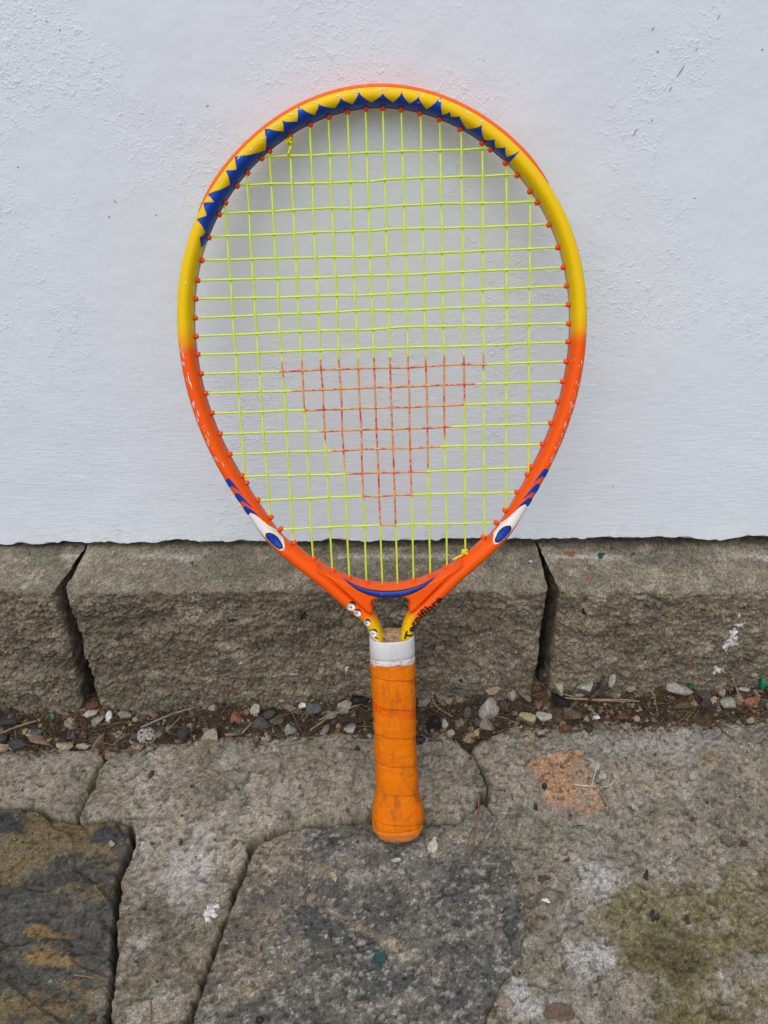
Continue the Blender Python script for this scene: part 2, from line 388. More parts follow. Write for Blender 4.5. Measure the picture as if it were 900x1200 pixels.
build_piece('paving_stone', [(-60, 957), (0, 952), (20, 950), (46, 950), (57, 961), (92, 965), (130, 966), (153, 967), (154, 990), (141, 1018), (135, 1040), (132, 1085), (129, 1140), (123, 1200), (112, 1300), (60, 1420)],
            -.0012, h_slate, c_slate, M['slate'], pave, .0018, .0014, 3, extra=[(-.30, -.60), (-.9, -.62), (-1.2, -.2), (-.9, -.13)])

def h_gn(X, Y):
    a = X*.8+Y*.6
    return (.0030*fbm(X*10, Y*10, 60, 3)+.0012*fbm(X*60+Y*25, Y*60-X*25, 61, 4, .6)+.0005*fbm(X*260, Y*260, 62, 3)
            +.0022*sstep(.18, .24, fbm(X*16+Y*5, Y*22-X*8, 63, 3)))
def c_gn(X, Y, sd):
    c = np.zeros(X.shape+(3,)); c[:] = (.112, .108, .092)
    q = X*.55-Y*.83                                                # foliation runs from upper left to lower right in view
    f = fbm(q*75, (X*.83+Y*.55)*20, 64, 4, .6)
    c = c*(1+.32*f)[..., None]
    c = mix3(c, (.045, .050, .054), sstep(.1, .7, fbm(X*28, Y*28, 65, 4, .6)+.3*blob(X, Y, 540, 1050, 80, 70)*1.2+.3*blob(X, Y, 420, 1140, 70, 60)*1.2+.3*blob(X, Y, 400, 985, 60, 25)-.30*blob(X, Y, 290, 1060, 70, 120))*.7)
    c = mix3(c, (.215, .175, .125), np.clip(sstep(.2, .9, blob(X, Y, 300, 1100, 70, 130)*.8+.4*f)*.7+sstep(.45, .9, blob(X, Y, 330, 1000, 60, 60, 60)*.9+.45*f)+sstep(.5, .9, blob(X, Y, 430, 1090, 170, 10, 32)+.3*f)+sstep(.5, .9, blob(X, Y, 275, 1150, 60, 60)+.4*f)+sstep(.4, .9, blob(X, Y, 565, 985, 50, 10, 15)+.3*f), 0, 1)*.62)
    s = sstep(.36, .58, fbm(X*230+Y*120, Y*300-X*60, 66, 3, .65)); c = mix3(c, (.30, .29, .25), s*.62)
    c = mix3(c, (.23, .21, .18), sstep(.5, .8, blob(X, Y, 420, 1027, 26, 13)+.25*f)*.8)
    return mix3(c, (.11, .10, .06), sstep(.004, 0, sd)*.5)
build_piece('paving_stone', [(303, 990), (322, 979), (355, 971), (400, 965), (450, 961), (505, 964), (543, 962), (556, 946), (566, 938), (580, 955), (590, 980), (600, 1006), (611, 1049), (615, 1089), (611, 1125), (590, 1152), (572, 1180), (562, 1215), (548, 1300),
            (470, 1400), (300, 1420), (193, 1330), (203, 1260), (222, 1200), (238, 1160), (250, 1128), (260, 1100), (269, 1075), (279, 1045), (293, 1008)],
            .0012, h_gn, c_gn, M['gneiss'], pave, .0022, .0018, 4)

def right_extra(c, X, Y, sd):
    n = fbm(X*40, Y*40, 81, 5, .65); n2 = fbm(X*130, Y*130, 82, 3, .6)
    moss = np.clip(blob(X, Y, 830, 1080, 75, 60)+blob(X, Y, 760, 1090, 35, 60)+blob(X, Y, 790, 1150, 50, 70)+blob(X, Y, 890, 1050, 50, 80)*.8+blob(X, Y, 860, 1190, 70, 40)*.8+blob(X, Y, 720, 1085, 30, 18)*.7, 0, 1)
    c = mix3(c, (.105, .092, .030), sstep(.25, 1.0, moss*.9+.45*n+.30*n2+.25*fbm(X*330, Y*330, 84, 2))*.80)
    c = mix3(c, (.060, .052, .026), sstep(.45, .95, blob(X, Y, 790, 1120, 50, 55)+blob(X, Y, 620, 1130, 30, 40)*.5+blob(X, Y, 640, 1060, 40, 60)*.5+.4*n2+.2*n)*.7)
    w = np.clip(blob(X, Y, 705, 1035, 30, 20, -30)+blob(X, Y, 700, 1120, 30, 28)+blob(X, Y, 640, 1180, 50, 20)+blob(X, Y, 610, 1160, 18, 22)+blob(X, Y, 880, 1130, 25, 14)*.8+blob(X, Y, 850, 1150, 14, 26)*.7+blob(X, Y, 672, 1010, 10, 10), 0, 1)
    c = mix3(c, (.36, .365, .36), sstep(.3, 1.0, w*.9+.42*n2+.25*n+.2*fbm(X*300, Y*300, 85, 2))*.70)
    c = mix3(c, (.20, .13, .07), sstep(.45, .9, blob(X, Y, 625, 874, 12, 8)+blob(X, Y, 835, 890, 26, 14)*.8+.4*n2)*.6)
    c = mix3(c, (.24, .235, .225), sstep(.3, .9, blob(X, Y, 760, 870, 130, 22)+.3*n)*.5)
    return c
build_piece('concrete_slab', [(551, 880), (566, 866), (600, 846), (643, 842), (683, 843), (743, 845), (767, 840), (800, 833), (867, 827), (900, 820), (960, 815)],
            -.0008, h_conc(5, 1.2), c_conc(5, (.204, .188, .148), extra=right_extra), M['conc'], pave, .0014, .0026, 5,
            extra=[(1.4, -.08), (1.4, -1.3), (-.45, -1.3), (-.33, -.62), (-.25, -.48), G(90, 1475), G(190, 1340), G(300, 1412), G(468, 1392), G(542, 1296), G(556, 1215), G(580, 1170), G(602, 1128), G(607, 1089), G(603, 1049), G(592, 1006), G(582, 970), G(575, 945), G(577, 930), G(566, 902)])

def c_brick(X, Y, sd):
    c = np.zeros(X.shape+(3,)); c[:] = (.32, .20, .120); c = c*(1+.22*fbm(X*90, Y*90, 91, 4, .6))[..., None]
    c = mix3(c, (.24, .21, .17), sstep(.0, .7, fbm(X*60, Y*60, 92, 4, .65)+.3*fbm(X*260, Y*260, 93, 2))*.7)
    return mix3(c, (.19, .17, .14), sstep(.007, .0, sd))
build_piece('brick', [(617, 886), (634, 878), (660, 880), (680, 884), (692, 900), (702, 920), (711, 940), (712, 955), (690, 960), (664, 951), (640, 940), (624, 918)],
            .0028, lambda X, Y: .0014*fbm(X*100, Y*100, 90, 4, .6), c_brick, M['brickred'], pave, .003, .0055, 6, .7)
# soil and litter bed between slabs and kerb
def bed(x, y):
    s = np.clip((np.asarray(y)-(EDGE_Y-.004))/(FOOT_Y-EDGE_Y+.004), -.3, 1.2)
    return .06*.5*np.tanh(np.asarray(x)/.5)-.0065+.030*s
def build_bed():
    ax = AX[np.abs(AX) < .68]; ay = np.arange(EDGE_Y-.025, FOOT_Y+.02, .0013); X, Y = np.meshgrid(ax, ay)
    Z = bed(X, Y)+.0028*fbm(X*60, Y*60, 100, 4, .6)+.0015*fbm(X*240, Y*240, 101, 3, .6)
    c = np.zeros(X.shape+(3,)); c[:] = (.052, .038, .026); c = c*(1+.5*fbm(X*150, Y*150, 102, 4, .7))[..., None]
    c = mix3(c, (.17, .11, .05), sstep(.2, .7, fbm(X*80, Y*80, 103, 3))*.5)
    return tag(new_mesh('soil', np.stack([X, Y, Z], -1).reshape(-1, 3), grid_faces(*X.shape), M['soil'], colors=np.clip(c, .01, 1).reshape(-1, 3)), kind='structure')
soil = build_bed()

# sight-line hits on the finished surfaces
def bvh_of(obs):
    V, F, o = [], [], 0
    for ob in obs:
        me = ob.data; co = np.empty(len(me.vertices)*3, np.float32); me.vertices.foreach_get('co', co); V.append(co.reshape(-1, 3))
        n = len(me.polygons); li = np.empty(len(me.loops), np.int32); me.loops.foreach_get('vertex_index', li); F.append(li.reshape(n, -1)+o); o += len(me.vertices)
    return BVHTree.FromPolygons(np.concatenate(V).tolist(), np.concatenate(F).tolist())
BV = bvh_of([kerb_l, kerb_mid, kerb_r, soil]+list(pave.children))
def hit(u, v):
    d = Vector(ray(u, v)).normalized(); p, n, i, t = BV.ray_cast(Vector(CAM), d)
    if p is None: x, y = G(u, v); p = Vector((x, y, float(hplane(x, y)))); n = Vector((0, 0, 1)); t = (p-Vector(CAM)).length
    return p, n, (p-Vector(CAM)).dot(Vector((0, math.cos(PITCH), -math.sin(PITCH))))/FPX     # last: metres per pixel there

# ------------------------------------------------------------------ tennis racket (local axes: x right, y butt to tip, z towards the player's side facing us)
RB = Vector((0.0113, .397-.565, 0.0)); RT = Vector((-.0066, .553-.565, .509))
rU = (RT-RB).normalized(); rN = Vector((0, -1, 0)); rN = (rN-rN.dot(rU)*rU).normalized(); rR = rU.cross(rN)
racket = bpy.data.objects.new('tennis_racket', None); COL.objects.link(racket)
racket.matrix_world = Matrix(((rR.x, rU.x, rN.x, RB.x), (rR.y, rU.y, rN.y, RB.y), (rR.z, rU.z, rN.z, RB.z), (0, 0, 0, 1)))
tag(racket, 'orange and yellow junior tennis racket leaning upright against the white wall', 'tennis racket')

def mat_paint(name, col=None, rough=.28, coat=.35, scuff=.5):
    k = NT(name); co = k.coord()
    c = k.attr() if col is None else k.mix(0.0, col, col)
    dirt = k.ramp(k.noise(140, 5, .7, co), .58, .78)
    c = k.mix(k.math('MULTIPLY', dirt, .22*scuff), c, (.20, .13, .06))
    chip = k.math('MULTIPLY', k.ramp(k.noise(420, 3, .6, co), .685, .70), k.ramp(k.noise(30, 2, .5, co), .50, .60))
    c = k.mix(k.math('MULTIPLY', chip, scuff), c, (.72, .70, .66))
    r = k.math('ADD', k.math('MULTIPLY', k.noise(90, 4, .6, co), .22), rough-.10)
    return k.fin(c, r, k.bump(k.noise(220, 3, .5, co), .08, .0004), .12, coat*.25)
M['paint'] = mat_paint('racket_paint')
M['orange'] = mat_paint('orange_plastic', (.80, .092, .003), .38, .15, .25)
M['bumper'] = mat_paint('orange_bumper', (.80, .12, .020), .5, .0, .4)
M['grommet'] = mat_plain('grommet_plastic', (.74, .075, .004), .42, .06, 300, .1, spec=.25)
M['blue'] = mat_paint('blue_print', (.006, .045, .33), .26, .4, .55)
M['white'] = mat_paint('white_print', (.75, .72, .68), .3, .3, .3)
M['black'] = mat_plain('black_print', (.012, .011, .012), .35, .1, 300, .05)
M['chip'] = mat_plain('bare_primer', (.66, .63, .56), .7, .2, 500)
def mat_string():
    k = NT('string_nylon'); co = k.coord(); sp = k.n('ShaderNodeSeparateXYZ'); k.l(co, sp.inputs[0])
    x, y = sp.outputs[0], sp.outputs[1]
    lim = k.math('MULTIPLY_ADD', k.math('SUBTRACT', y, .2455), .592, .0035)
    ins = k.ramp(k.math('SUBTRACT', lim, k.math('ABSOLUTE', x)), -.0006, .0012)
    ins = k.math('MULTIPLY', ins, k.math('MULTIPLY', k.ramp(y, .3668, .3655), k.ramp(y, .2462, .2475)))
    base = k.mix(k.noise(60, 2, .5, co), (.53, .69, .020), (.62, .74, .04))
    n = k.noise(260, 3, .75, co)
    pr = k.mix(k.ramp(n, .49, .58), (.64, .32, .09), (.55, .03, .045))
    pr = k.mix(k.ramp(k.noise(330, 2, .6, co), .60, .66), pr, (.62, .42, .10))
    c = k.mix(ins, base, pr)
    m = k.fin(c, .33, None, .5); k.b.inputs['Subsurface Weight'].default_value = 0.0
    return m
M['string'] = mat_string()
M['knot'] = mat_plain('string_knot', (.62, .60, .02), .4, .1, 300, .1)
def mat_grip():
    k = NT('orange_grip_tape'); co = k.coord(); sp = k.n('ShaderNodeSeparateXYZ'); k.l(co, sp.inputs[0])
    c = k.mix(k.ramp(k.noise(55, 5, .6, co), .3, .7), (.72, .180, .002), (.66, .15, .001))
    smear = k.noise(1.0, 5, .65, k.coord(scale=(230, 42, 230)))
    c = k.mix(k.math('MULTIPLY', k.ramp(smear, .48, .74), .62), c, (.22, .075, .018))
    c = k.mix(k.math('MULTIPLY', k.ramp(k.noise(700, 3, .6, co), .58, .70), .38), c, (.16, .055, .016))
    grime = k.math('MULTIPLY', k.ramp(k.noise(95, 5, .7, co), .50, .68), k.ramp(k.noise(22, 2, .5, co), .42, .60))
    c = k.mix(k.math('MULTIPLY', grime, .5), c, (.17, .065, .022))
    low = k.math('MULTIPLY', k.ramp(sp.outputs[1], .012, .006), k.ramp(k.noise(420, 4, .7, co), .34, .58))
    c = k.mix(k.math('MULTIPLY', low, .6), c, (.62, .32, .13))
    lo2 = k.math('MULTIPLY', k.ramp(sp.outputs[1], .006, .000), k.ramp(k.noise(300, 4, .7, co), .45, .6))
    c = k.mix(k.math('MULTIPLY', lo2, .8), c, (.12, .055, .03))
    return k.fin(c, k.ramp(k.noise(45, 3, .6, co), .3, .7, .42, .6), k.bump(k.noise(900, 3, .6, co), .22, .0004), .12)
M['grip'] = mat_grip()
def mat_collar():
    k = NT('white_rubber'); co = k.coord(); sp = k.n('ShaderNodeSeparateXYZ'); k.l(co, sp.inputs[0])
    c = k.mix(k.ramp(k.noise(90, 4, .6, co), .3, .7), (.60, .60, .59), (.50, .50, .50))
    low = k.math('MULTIPLY', k.ramp(sp.outputs[1], .1535, .150), k.ramp(k.noise(1.0, 3, .6, k.coord(scale=(180, 900, 180))), .57, .62))
    c = k.mix(low, c, (.20, .10, .06))
    c = k.mix(k.math('MULTIPLY', k.ramp(k.noise(600, 2, .6, co), .66, .72), .5), c, (.2, .19, .18))
    return k.fin(c, .6, k.bump(k.noise(300, 3, .5, co), .15, .0004), .3)
M['collar'] = mat_collar()
M['core'] = mat_plain('tan_core', (.36, .25, .15), .85, .3, 200, speckle=(.20, .10, .06))

# centre lines (metres)
CI = [139.782, 0.325, 15.937, -4.444, 2.41, -0.783, 0.58]
def r_in(deg): return sum(c*math.cos(k*R(deg-90)) for k, c in enumerate(CI))*.001
def oval(deg, off=0.0):
    r = r_in(deg)+off; return np.array([r*math.cos(R(deg)), .368+r*math.sin(R(deg))])
def catmull(P, n):
    P = np.asarray(P, float); Q = np.vstack([2*P[0]-P[1], P, 2*P[-1]-P[-2]]); o = []
    for i in range(1, len(Q)-2):
        for t in np.arange(n)/n:
            o.append(.5*((2*Q[i])+(-Q[i-1]+Q[i+1])*t+(2*Q[i-1]-5*Q[i]+4*Q[i+1]-Q[i+2])*t*t+(-Q[i-1]+3*Q[i]-3*Q[i+1]+Q[i+2])*t**3))
    o.append(P[-1]); return np.array(o)
def resample(P, n):
    L = np.concatenate([[0], np.cumsum(np.linalg.norm(np.diff(P, axis=0), axis=1))])
    s = np.linspace(0, L[-1], n); return np.stack([np.interp(s, L, P[:, i]) for i in range(P.shape[1])], 1)
arm = np.array([(9.6, 144), (10.2, 158), (11.2, 167.5), (16.6, 180.6), (29.6, 192.5), (46.8, 209.6), (68.2, 228.6), (82.4, 243.3)])*.001
side = np.array([oval(d, .0056) for d in range(-46, 91, 4)])
half = np.vstack([arm, side]); full = np.vstack([half*[-1, 1], (half[:-1])[::-1]])
HN = 1201
HP = resample(catmull(full, 8), HN)
for _ in range(6): HP[1:-1] = .25*HP[:-2]+.5*HP[1:-1]+.25*HP[2:]
HT = np.gradient(HP, axis=0); HT /= np.linalg.norm(HT, axis=1)[:, None]; HI = np.stack([HT[:, 1], -HT[:, 0]], 1)     # inward normal
HA = .0053-.0006*sstep(.19, .165, HP[:, 1]); HB = np.full(HN, .0095)-.0010*sstep(.19, .165, HP[:, 1])
EX = 2/2.35
def sgnpow(x, e): return np.sign(x)*np.abs(x)**e
def S(i, th, off=0.0):
    """surface point of the hoop: i = (float) sample index, th = degrees from the front face, positive towards the strings"""
    i = np.asarray(i, float); th = np.radians(np.asarray(th, float))
    f = lambda A: np.interp(i, np.arange(HN), A)
    a, b = f(HA)+off, f(HB)+off; d = a*sgnpow(np.sin(th), EX); z = b*sgnpow(np.cos(th), EX)
    return np.stack([f(HP[:, 0])+f(HI[:, 0])*d, f(HP[:, 1])+f(HI[:, 1])*d, z], -1)
def idx_polar(deg):
    a = np.degrees(np.arctan2(HP[:, 1]-.368, HP[:, 0])); d = (a-deg+180) % 360-180
    ok = HP[:, 1] > .24; return int(np.argmin(np.where(ok, np.abs(d), 999)))
def lift(xy, off):
    xy = np.atleast_2d(xy); o = []
    for x, y in xy:
        k = int(np.argmin((HP[:, 0]-x)**2+(HP[:, 1]-y)**2)); d = np.dot((x-HP[k, 0], y-HP[k, 1]), HI[k])
        q = np.clip(abs(d)/HA[k], 0, .97); z = HB[k]*(1-q**2.35)**(1/2.35)
        c = HP[k]+HI[k]*np.sign(d)*min(abs(d), HA[k]*.97)
        # push out along the surface normal
        nd = np.sign(d)*(q**1.35)/HA[k]; nz = ((z/HB[k])**1.35)/HB[k]; L = math.hypot(nd, nz)
        o.append((*(c+HI[k]*nd/L*off), z+nz/L*off))
    return np.array(o)

def build_hoop():
    ii = np.linspace(0, HN-1, 601); th = np.linspace(-180, 180, 45)[:-1]
    I, Tt = np.meshgrid(ii, th, indexing='ij'); V = S(I, Tt)
    yel = np.array((.74, .49, .001)); org = np.array((.80, .092, .003))
    y = V[..., 1]; wob = .004*fbm(V[..., 0]*60, V[..., 1]*60, 7, 3)
    t = sstep(.391, .372, y+wob)                                # sprayed fade from yellow to orange
    t = t*sstep(.172, .186, y+np.where(V[..., 0] > 0, .010*np.clip(-np.sin(np.radians(Tt)), -.4, 1), -.002))
    t = t*sstep(-.0055, -.0040, V[..., 2])                      # the far half is yellow
    C = yel*(1-t[..., None])+org*t[..., None]
    return new_mesh('frame', V.reshape(-1, 3), grid_faces(601, 44, True), M['paint'], racket, colors=C.reshape(-1, 3))
frame = build_hoop()

def patch(name, A, B, n, m, fn, mat, parent):
    """ruled strip between two boundary curves, laid on a surface by fn(points)"""
    A = resample(np.asarray(A, float), n); B = resample(np.asarray(B, float), n)
    w = np.linspace(0, 1, m)[:, None, None]; P = A[None]*(1-w)+B[None]*w
    V = fn(P.reshape(-1, P.shape[-1])); return new_mesh(name, V, grid_faces(m, n), mat, parent)
# jagged blue band at the tip (polar degrees, degrees round the section)
TEETH = [(148.2, 64), (146.2, 35), (144, 61), (142.2, -8), (140.1, 27), (137.9, -19), (136.5, 31), (135.7, -20), (130.8, 54), (128.9, -5), (126.9, 30), (125, -30), (118.6, 77), (115.8, -24), (112.4, 50), (111.4, 5), (108.5, 43), (107.1, -35), (104.2, 54), (102.5, 12), (99.2, 57), (97.5, 14), (95, 57), (93.2, 4), (90.5, 60), (87.8, 14), (85.4, 58), (83.9, 5), (81.7, 52), (79.9, 10), (77.6, 62), (75.1, -14), (73.7, 64), (72.2, 28), (71.5, 53), (69.6, 27), (66.9, 77), (64.1, 11), (62.2, 73), (59.9, 28), (58.8, 66), (56.9, 24), (55.3, 63), (53.8, -5)]
def fixth(t):
    e = (math.sin(R(t-26))+1)/2; e = (e-.15)/.85; return 26+math.degrees(math.asin(max(-.93, min(.97, 2*e-1))))
tI = np.array([idx_polar(a) for a, t in TEETH], float); tI = np.maximum.accumulate(tI+np.arange(len(tI))*1e-3); tT = np.array([fixth(t) for a, t in TEETH])
qi = np.unique(np.concatenate([np.linspace(tI[0], tI[-1], 500), tI])); qt = []
for q in qi:                                                    # teeth edges bow a little, the tips stay sharp
    k = min(len(tI)-2, int(np.searchsorted(tI, q, 'right'))-1); f = (q-tI[k])/(tI[k+1]-tI[k]+1e-9)
    f = f**.75 if tT[k+1] > tT[k] else 1-(1-f)**.75
    qt.append(tT[k]+(tT[k+1]-tT[k])*f)
qt = np.array(qt); w = np.linspace(0, 1, 14)[:, None]; endt = np.minimum(112, 70+np.minimum(qi-qi[0], qi[-1]-qi)*6)[None]
TH = np.minimum(qt[None], endt-.5)*(1-w)+endt*w
V = S(np.broadcast_to(qi, TH.shape), TH, .00018)
new_mesh('jagged_band', V.reshape(-1, 3), grid_faces(14, len(qi)), M['blue'], racket)
# bumper guard over the tip
ib0, ib1 = idx_polar(140.5), idx_polar(43.5)
ii = np.linspace(ib0, ib1, 260); tt = np.linspace(-128, -52, 15); I, Tt = np.meshgrid(ii, tt, indexing='ij')
prof = .0017*np.minimum(1, np.sin(np.linspace(0, math.pi, 15))*2.2)[None]*np.minimum(1, np.minimum(ii-ib0, ib1-ii)/26)[:, None]**.6+.0001
f_ = lambda A: np.interp(I, np.arange(HN), A)
d_ = (f_(HA))*sgnpow(np.sin(np.radians(Tt)), EX)-prof; V = np.stack([f_(HP[:, 0])+f_(HI[:, 0])*d_, f_(HP[:, 1])+f_(HI[:, 1])*d_, f_(HB)*sgnpow(np.cos(np.radians(Tt)), EX)*1.02], -1)
new_mesh('bumper_guard', V.reshape(-1, 3), grid_faces(260, 15)[:, ::-1], M['bumper'], racket)
# grommet strip running round the inner groove
ii = np.linspace(idx_polar(222), idx_polar(-42), 500); tt = np.linspace(100, 122, 6); I, Tt = np.meshgrid(ii, tt, indexing='ij')
V = S(I, Tt, .0004); new_mesh('grommet_strip', V.reshape(-1, 3), grid_faces(500, 6), M['grommet'], racket)

# bridge and moulded yoke
def tube2d(name, P, a, b, mat, n=24):
    P = np.asarray(P); T_ = np.gradient(P, axis=0); T_ /= np.linalg.norm(T_, axis=1)[:, None]; I_ = np.stack([T_[:, 1], -T_[:, 0]], 1)
    th = np.linspace(-math.pi, math.pi, n+1)[:-1]; d = a*sgnpow(np.sin(th), EX); z = b*sgnpow(np.cos(th), EX)
    V = np.concatenate([P[:, None]+I_[:, None]*d[None, :, None], np.broadcast_to(z[None, :, None], (len(P), n, 1))], -1)
    return new_mesh(name, V.reshape(-1, 3), grid_faces(len(P), n, True), mat, racket)
tube2d('bridge', [oval(d, .0046) for d in np.linspace(-118, -62, 60)], .0046, .0088, M['orange'])
yr = [tuple(oval(d, .0003)*1000) for d in (-90, -86, -82, -78, -75, -72)]+[(51.2, 224.0), (52.3, 221.2), (49.4, 217.2), (42.5, 211.5), (35.2, 204.8), (23.4, 193.0), (18.0, 187.2), (15.2, 185.4), (13.0, 187.0), (13.0, 190.2), (13.6, 193.0), (12.2, 195.8), (8.3, 197.1), (4, 197.0), (0, 196.6)]
yr = np.array(yr)*.001; yo = np.vstack([yr, (yr[1:-1]*[-1, 1])[::-1]]); yo = catmull(np.vstack([yo, yo[:1]]), 6)[:-1]
def build_yoke():
    n = len(yo); t = np.roll(yo, -1, 0)-np.roll(yo, 1, 0); t /= np.linalg.norm(t, axis=1)[:, None]; inn = np.stack([t[:, 1], -t[:, 0]], 1)
    ar = np.sum(yo[:, 0]*np.roll(yo[:, 1], -1)-np.roll(yo[:, 0], -1)*yo[:, 1])
    if ar > 0: inn = -inn
    for _ in range(4): inn = .25*np.roll(inn, 1, 0)+.5*inn+.25*np.roll(inn, -1, 0)
    lay = [(0, 0.0), (0, .0060), (.0002, .0082), (.0007, .0093), (.0014, .0099), (.0022, .01015)]
    rings = []
    for o, z in lay: rings.append(np.column_stack([yo+inn*o, np.full(n, z)]))
    V = np.concatenate([r*[1, 1, -1] for r in rings[:0:-1]]+rings); k = len(lay)*2-1
    F = [tuple(map(int, f)) for f in grid_faces(k, n, True)]
    bm = bmesh.new(); vs = [bm.verts.new(v) for v in V]
    for f in F: bm.faces.new([vs[i] for i in f])
    from mathutils.geometry import tessellate_polygon
    for base in (0, (k-1)*n):
        tris = tessellate_polygon([[Vector(V[base+i]) for i in range(n)]])
        for tr in tris:
            try: bm.faces.new([vs[base+i] for i in tr])
            except ValueError: pass
    bmesh.ops.recalc_face_normals(bm, faces=bm.faces)
    me = bpy.data.meshes.new('yoke'); bm.to_mesh(me); bm.free(); me.materials.append(M['orange'])
    for p in me.polygons: p.use_smooth = len(p.vertices) == 4
    o = bpy.data.objects.new('yoke', me); COL.objects.link(o); o.parent = racket; return o
yoke = build_yoke()
mm = lambda L: np.array(L)*.001
flat = lambda z: (lambda P: np.column_stack([P, np.full(len(P), z)]))
sa = catmull(mm([(-34.5, 215.3), (-26.3, 209.5), (-18, 205.9), (-9, 204.0), (0, 203.4), (9, 204.0), (18, 205.9), (26.3, 209.5), (34.5, 215.3)]), 8)
sb = catmull(mm([(-34.5, 215.3), (-26.0, 206.4), (-17.7, 201.4), (-9, 198.6), (0, 197.9), (9, 198.6), (17.7, 201.4), (26.0, 206.4), (34.5, 215.3)]), 8)
def bulge(z0, h):
    def fn(P):
        n = len(P)//9; c = np.sin(np.linspace(0, math.pi, 9))[:, None]*np.sin(np.linspace(0, math.pi, n))[None]**.5
        return np.column_stack([P, z0+h*c.ravel()])
    return fn
yb_ = patch('smile_outline', sa, sb, 80, 9, bulge(.01020, .0004), M['black'], yoke)
ins = lambda a, b, t: a*(1-t)+b*t
patch('smile_stripe', ins(sa, sb, .17), ins(sa, sb, .83), 80, 9, bulge(.01035, .0007), M['blue'], yoke)

# eye prints on the lower hoop, one each side
E1 = ([(-112.2, 284.3), (-111.3, 287.4), (-108.6, 287.8), (-104.4, 282.5), (-99.2, 274.2)], [(-112.2, 284.3), (-109.9, 281.5), (-107.3, 282.3), (-103.2, 279.5), (-99.2, 274.2)])
E2 = ([(-106.3, 274.2), (-105.0, 277.3), (-102.7, 277.0), (-98.6, 272.7), (-93.7, 266.2)], [(-106.3, 274.2), (-103.6, 270.7), (-100.9, 271.6), (-98.1, 269.7), (-93.7, 266.2)])
E3 = ([(-101.2, 265.2), (-99.9, 268.0), (-97.5, 267.5), (-93.4, 264.1), (-88.9, 258.6)], [(-101.2, 265.2), (-98.0, 261.6), (-95.6, 263.2), (-92.8, 262.0), (-88.9, 258.6)])
EW = ([(-98.3, 261.2), (-95.6, 263.2), (-92.1, 261.4), (-84.6, 253.6), (-77.7, 246.5), (-74.0, 240.3), (-73.5, 237)], [(-98.3, 261.2), (-96.0, 257.6), (-91.3, 250.8), (-85.3, 243.2), (-79.8, 237.5), (-75.4, 235.0), (-73.5, 237)])
EP = ([(-86.3, 246.5), (-85.2, 248.3), (-82.5, 248.0), (-78.5, 244.6), (-75.3, 239.5), (-74.8, 237.6)], [(-86.3, 246.5), (-85.4, 244.0), (-82.4, 240.4), (-79.0, 237.3), (-76.2, 236.3), (-74.8, 237.6)])
for sgn in (1, -1):
    for nm, E_, mt, off, sh in (('eye_flash', E1, 'blue', .0002, 0), ('eye_flash', E2, 'blue', .0002, 0), ('eye_flash', E3, 'blue', .0003, 0), ('eye_white', EW, 'white', .0002, 0), ('pupil_outline', EP, 'black', .0003, 0), ('pupil', EP, 'blue', .0004, .16)):
        A, B_ = [catmull(mm(e)*[sgn, 1], 8) for e in E_]
        if sh: c_ = (A.mean(0)+B_.mean(0))/2; A = c_+(A-c_)*(1-sh); B_ = c_+(B_-c_)*(1-sh)
        patch(nm, A, B_, 40, 9, lambda P, o=off: lift(P, o), M[mt], frame)
# small printed eyes on the left shaft
def disc(name, cx, cy, rx, ry, off, mat, ang=0, cut=None):
    t = np.linspace(0, math.pi, 14); c, s = math.cos(R(ang)), math.sin(R(ang))
    up = np.column_stack([-np.cos(t)*rx, np.sin(t)*ry]); dn = np.column_stack([-np.cos(t)*rx, -np.sin(t)*ry if cut is None else np.sin(t)*ry*cut])
    rot = lambda P: (np.column_stack([P[:, 0]*c-P[:, 1]*s, P[:, 0]*s+P[:, 1]*c])+[cx, cy])*.001
    return patch(name, rot(up), rot(dn), 18, 7, lambda P: lift(P, off), M[mat], frame)
for cx, cy, r_ in ((-28.6, 191.6, 2.9), (-24.2, 186.6, 2.6), (-17.6, 178.8, 2.5), (-13.6, 170.6, 2.9), (-11.6, 165.0, 1.8)):
    disc('printed_eye', cx, cy, r_, r_*1.12, .00014, 'white', -45)
    disc('printed_lid', cx+.15, cy+.5, r_*1.04, r_*1.15, .00022, 'black', -22, .55)
    disc('printed_pupil', cx+.1, cy-.3, r_*.2, r_*.22, .00022, 'black')
# lettering
def text_mesh(txt, width, height, bold=.02):
    cu = bpy.data.curves.new('lettering', 'FONT'); cu.body = txt; cu.size = 1.0; cu.resolution_u = 4; cu.offset = bold; cu.space_character = 1.03
    ob = bpy.data.objects.new('lettering_source', cu); COL.objects.link(ob); dg = bpy.context.evaluated_depsgraph_get(); me = bpy.data.meshes.new_from_object(ob.evaluated_get(dg))
    bpy.data.objects.remove(ob); bm = bmesh.new(); bm.from_mesh(me); bmesh.ops.triangulate(bm, faces=bm.faces)
    bmesh.ops.subdivide_edges(bm, edges=[e for e in bm.edges if e.calc_length() > .18], cuts=2, use_grid_fill=False); bmesh.ops.triangulate(bm, faces=bm.faces)
    V = np.array([v.co[:] for v in bm.verts]); F = [[v.index for v in f.verts] for f in bm.faces]; bm.free()
    V[:, 0] = (V[:, 0]-V[:, 0].min())/(V[:, 0].max()-V[:, 0].min())*width; V[:, 1] = V[:, 1]/V[:, 1].max()*height
    return V, F
V, F = text_mesh('Tecnifibre', .0415, .0058, .03)
k0 = HN-1-int(np.argmin(np.abs(HP[:HN//2, 1]-.1655))); step = np.linalg.norm(HP[100]-HP[101])
I = k0-V[:, 0]/step; off_d = V[:, 1]-.0040
aI = np.interp(I, np.arange(HN), HA); q = np.clip(off_d/aI, -.96, .96)
th = np.degrees(np.arcsin(sgnpow(q, 1/EX))); V3 = S(I, th, .0004)
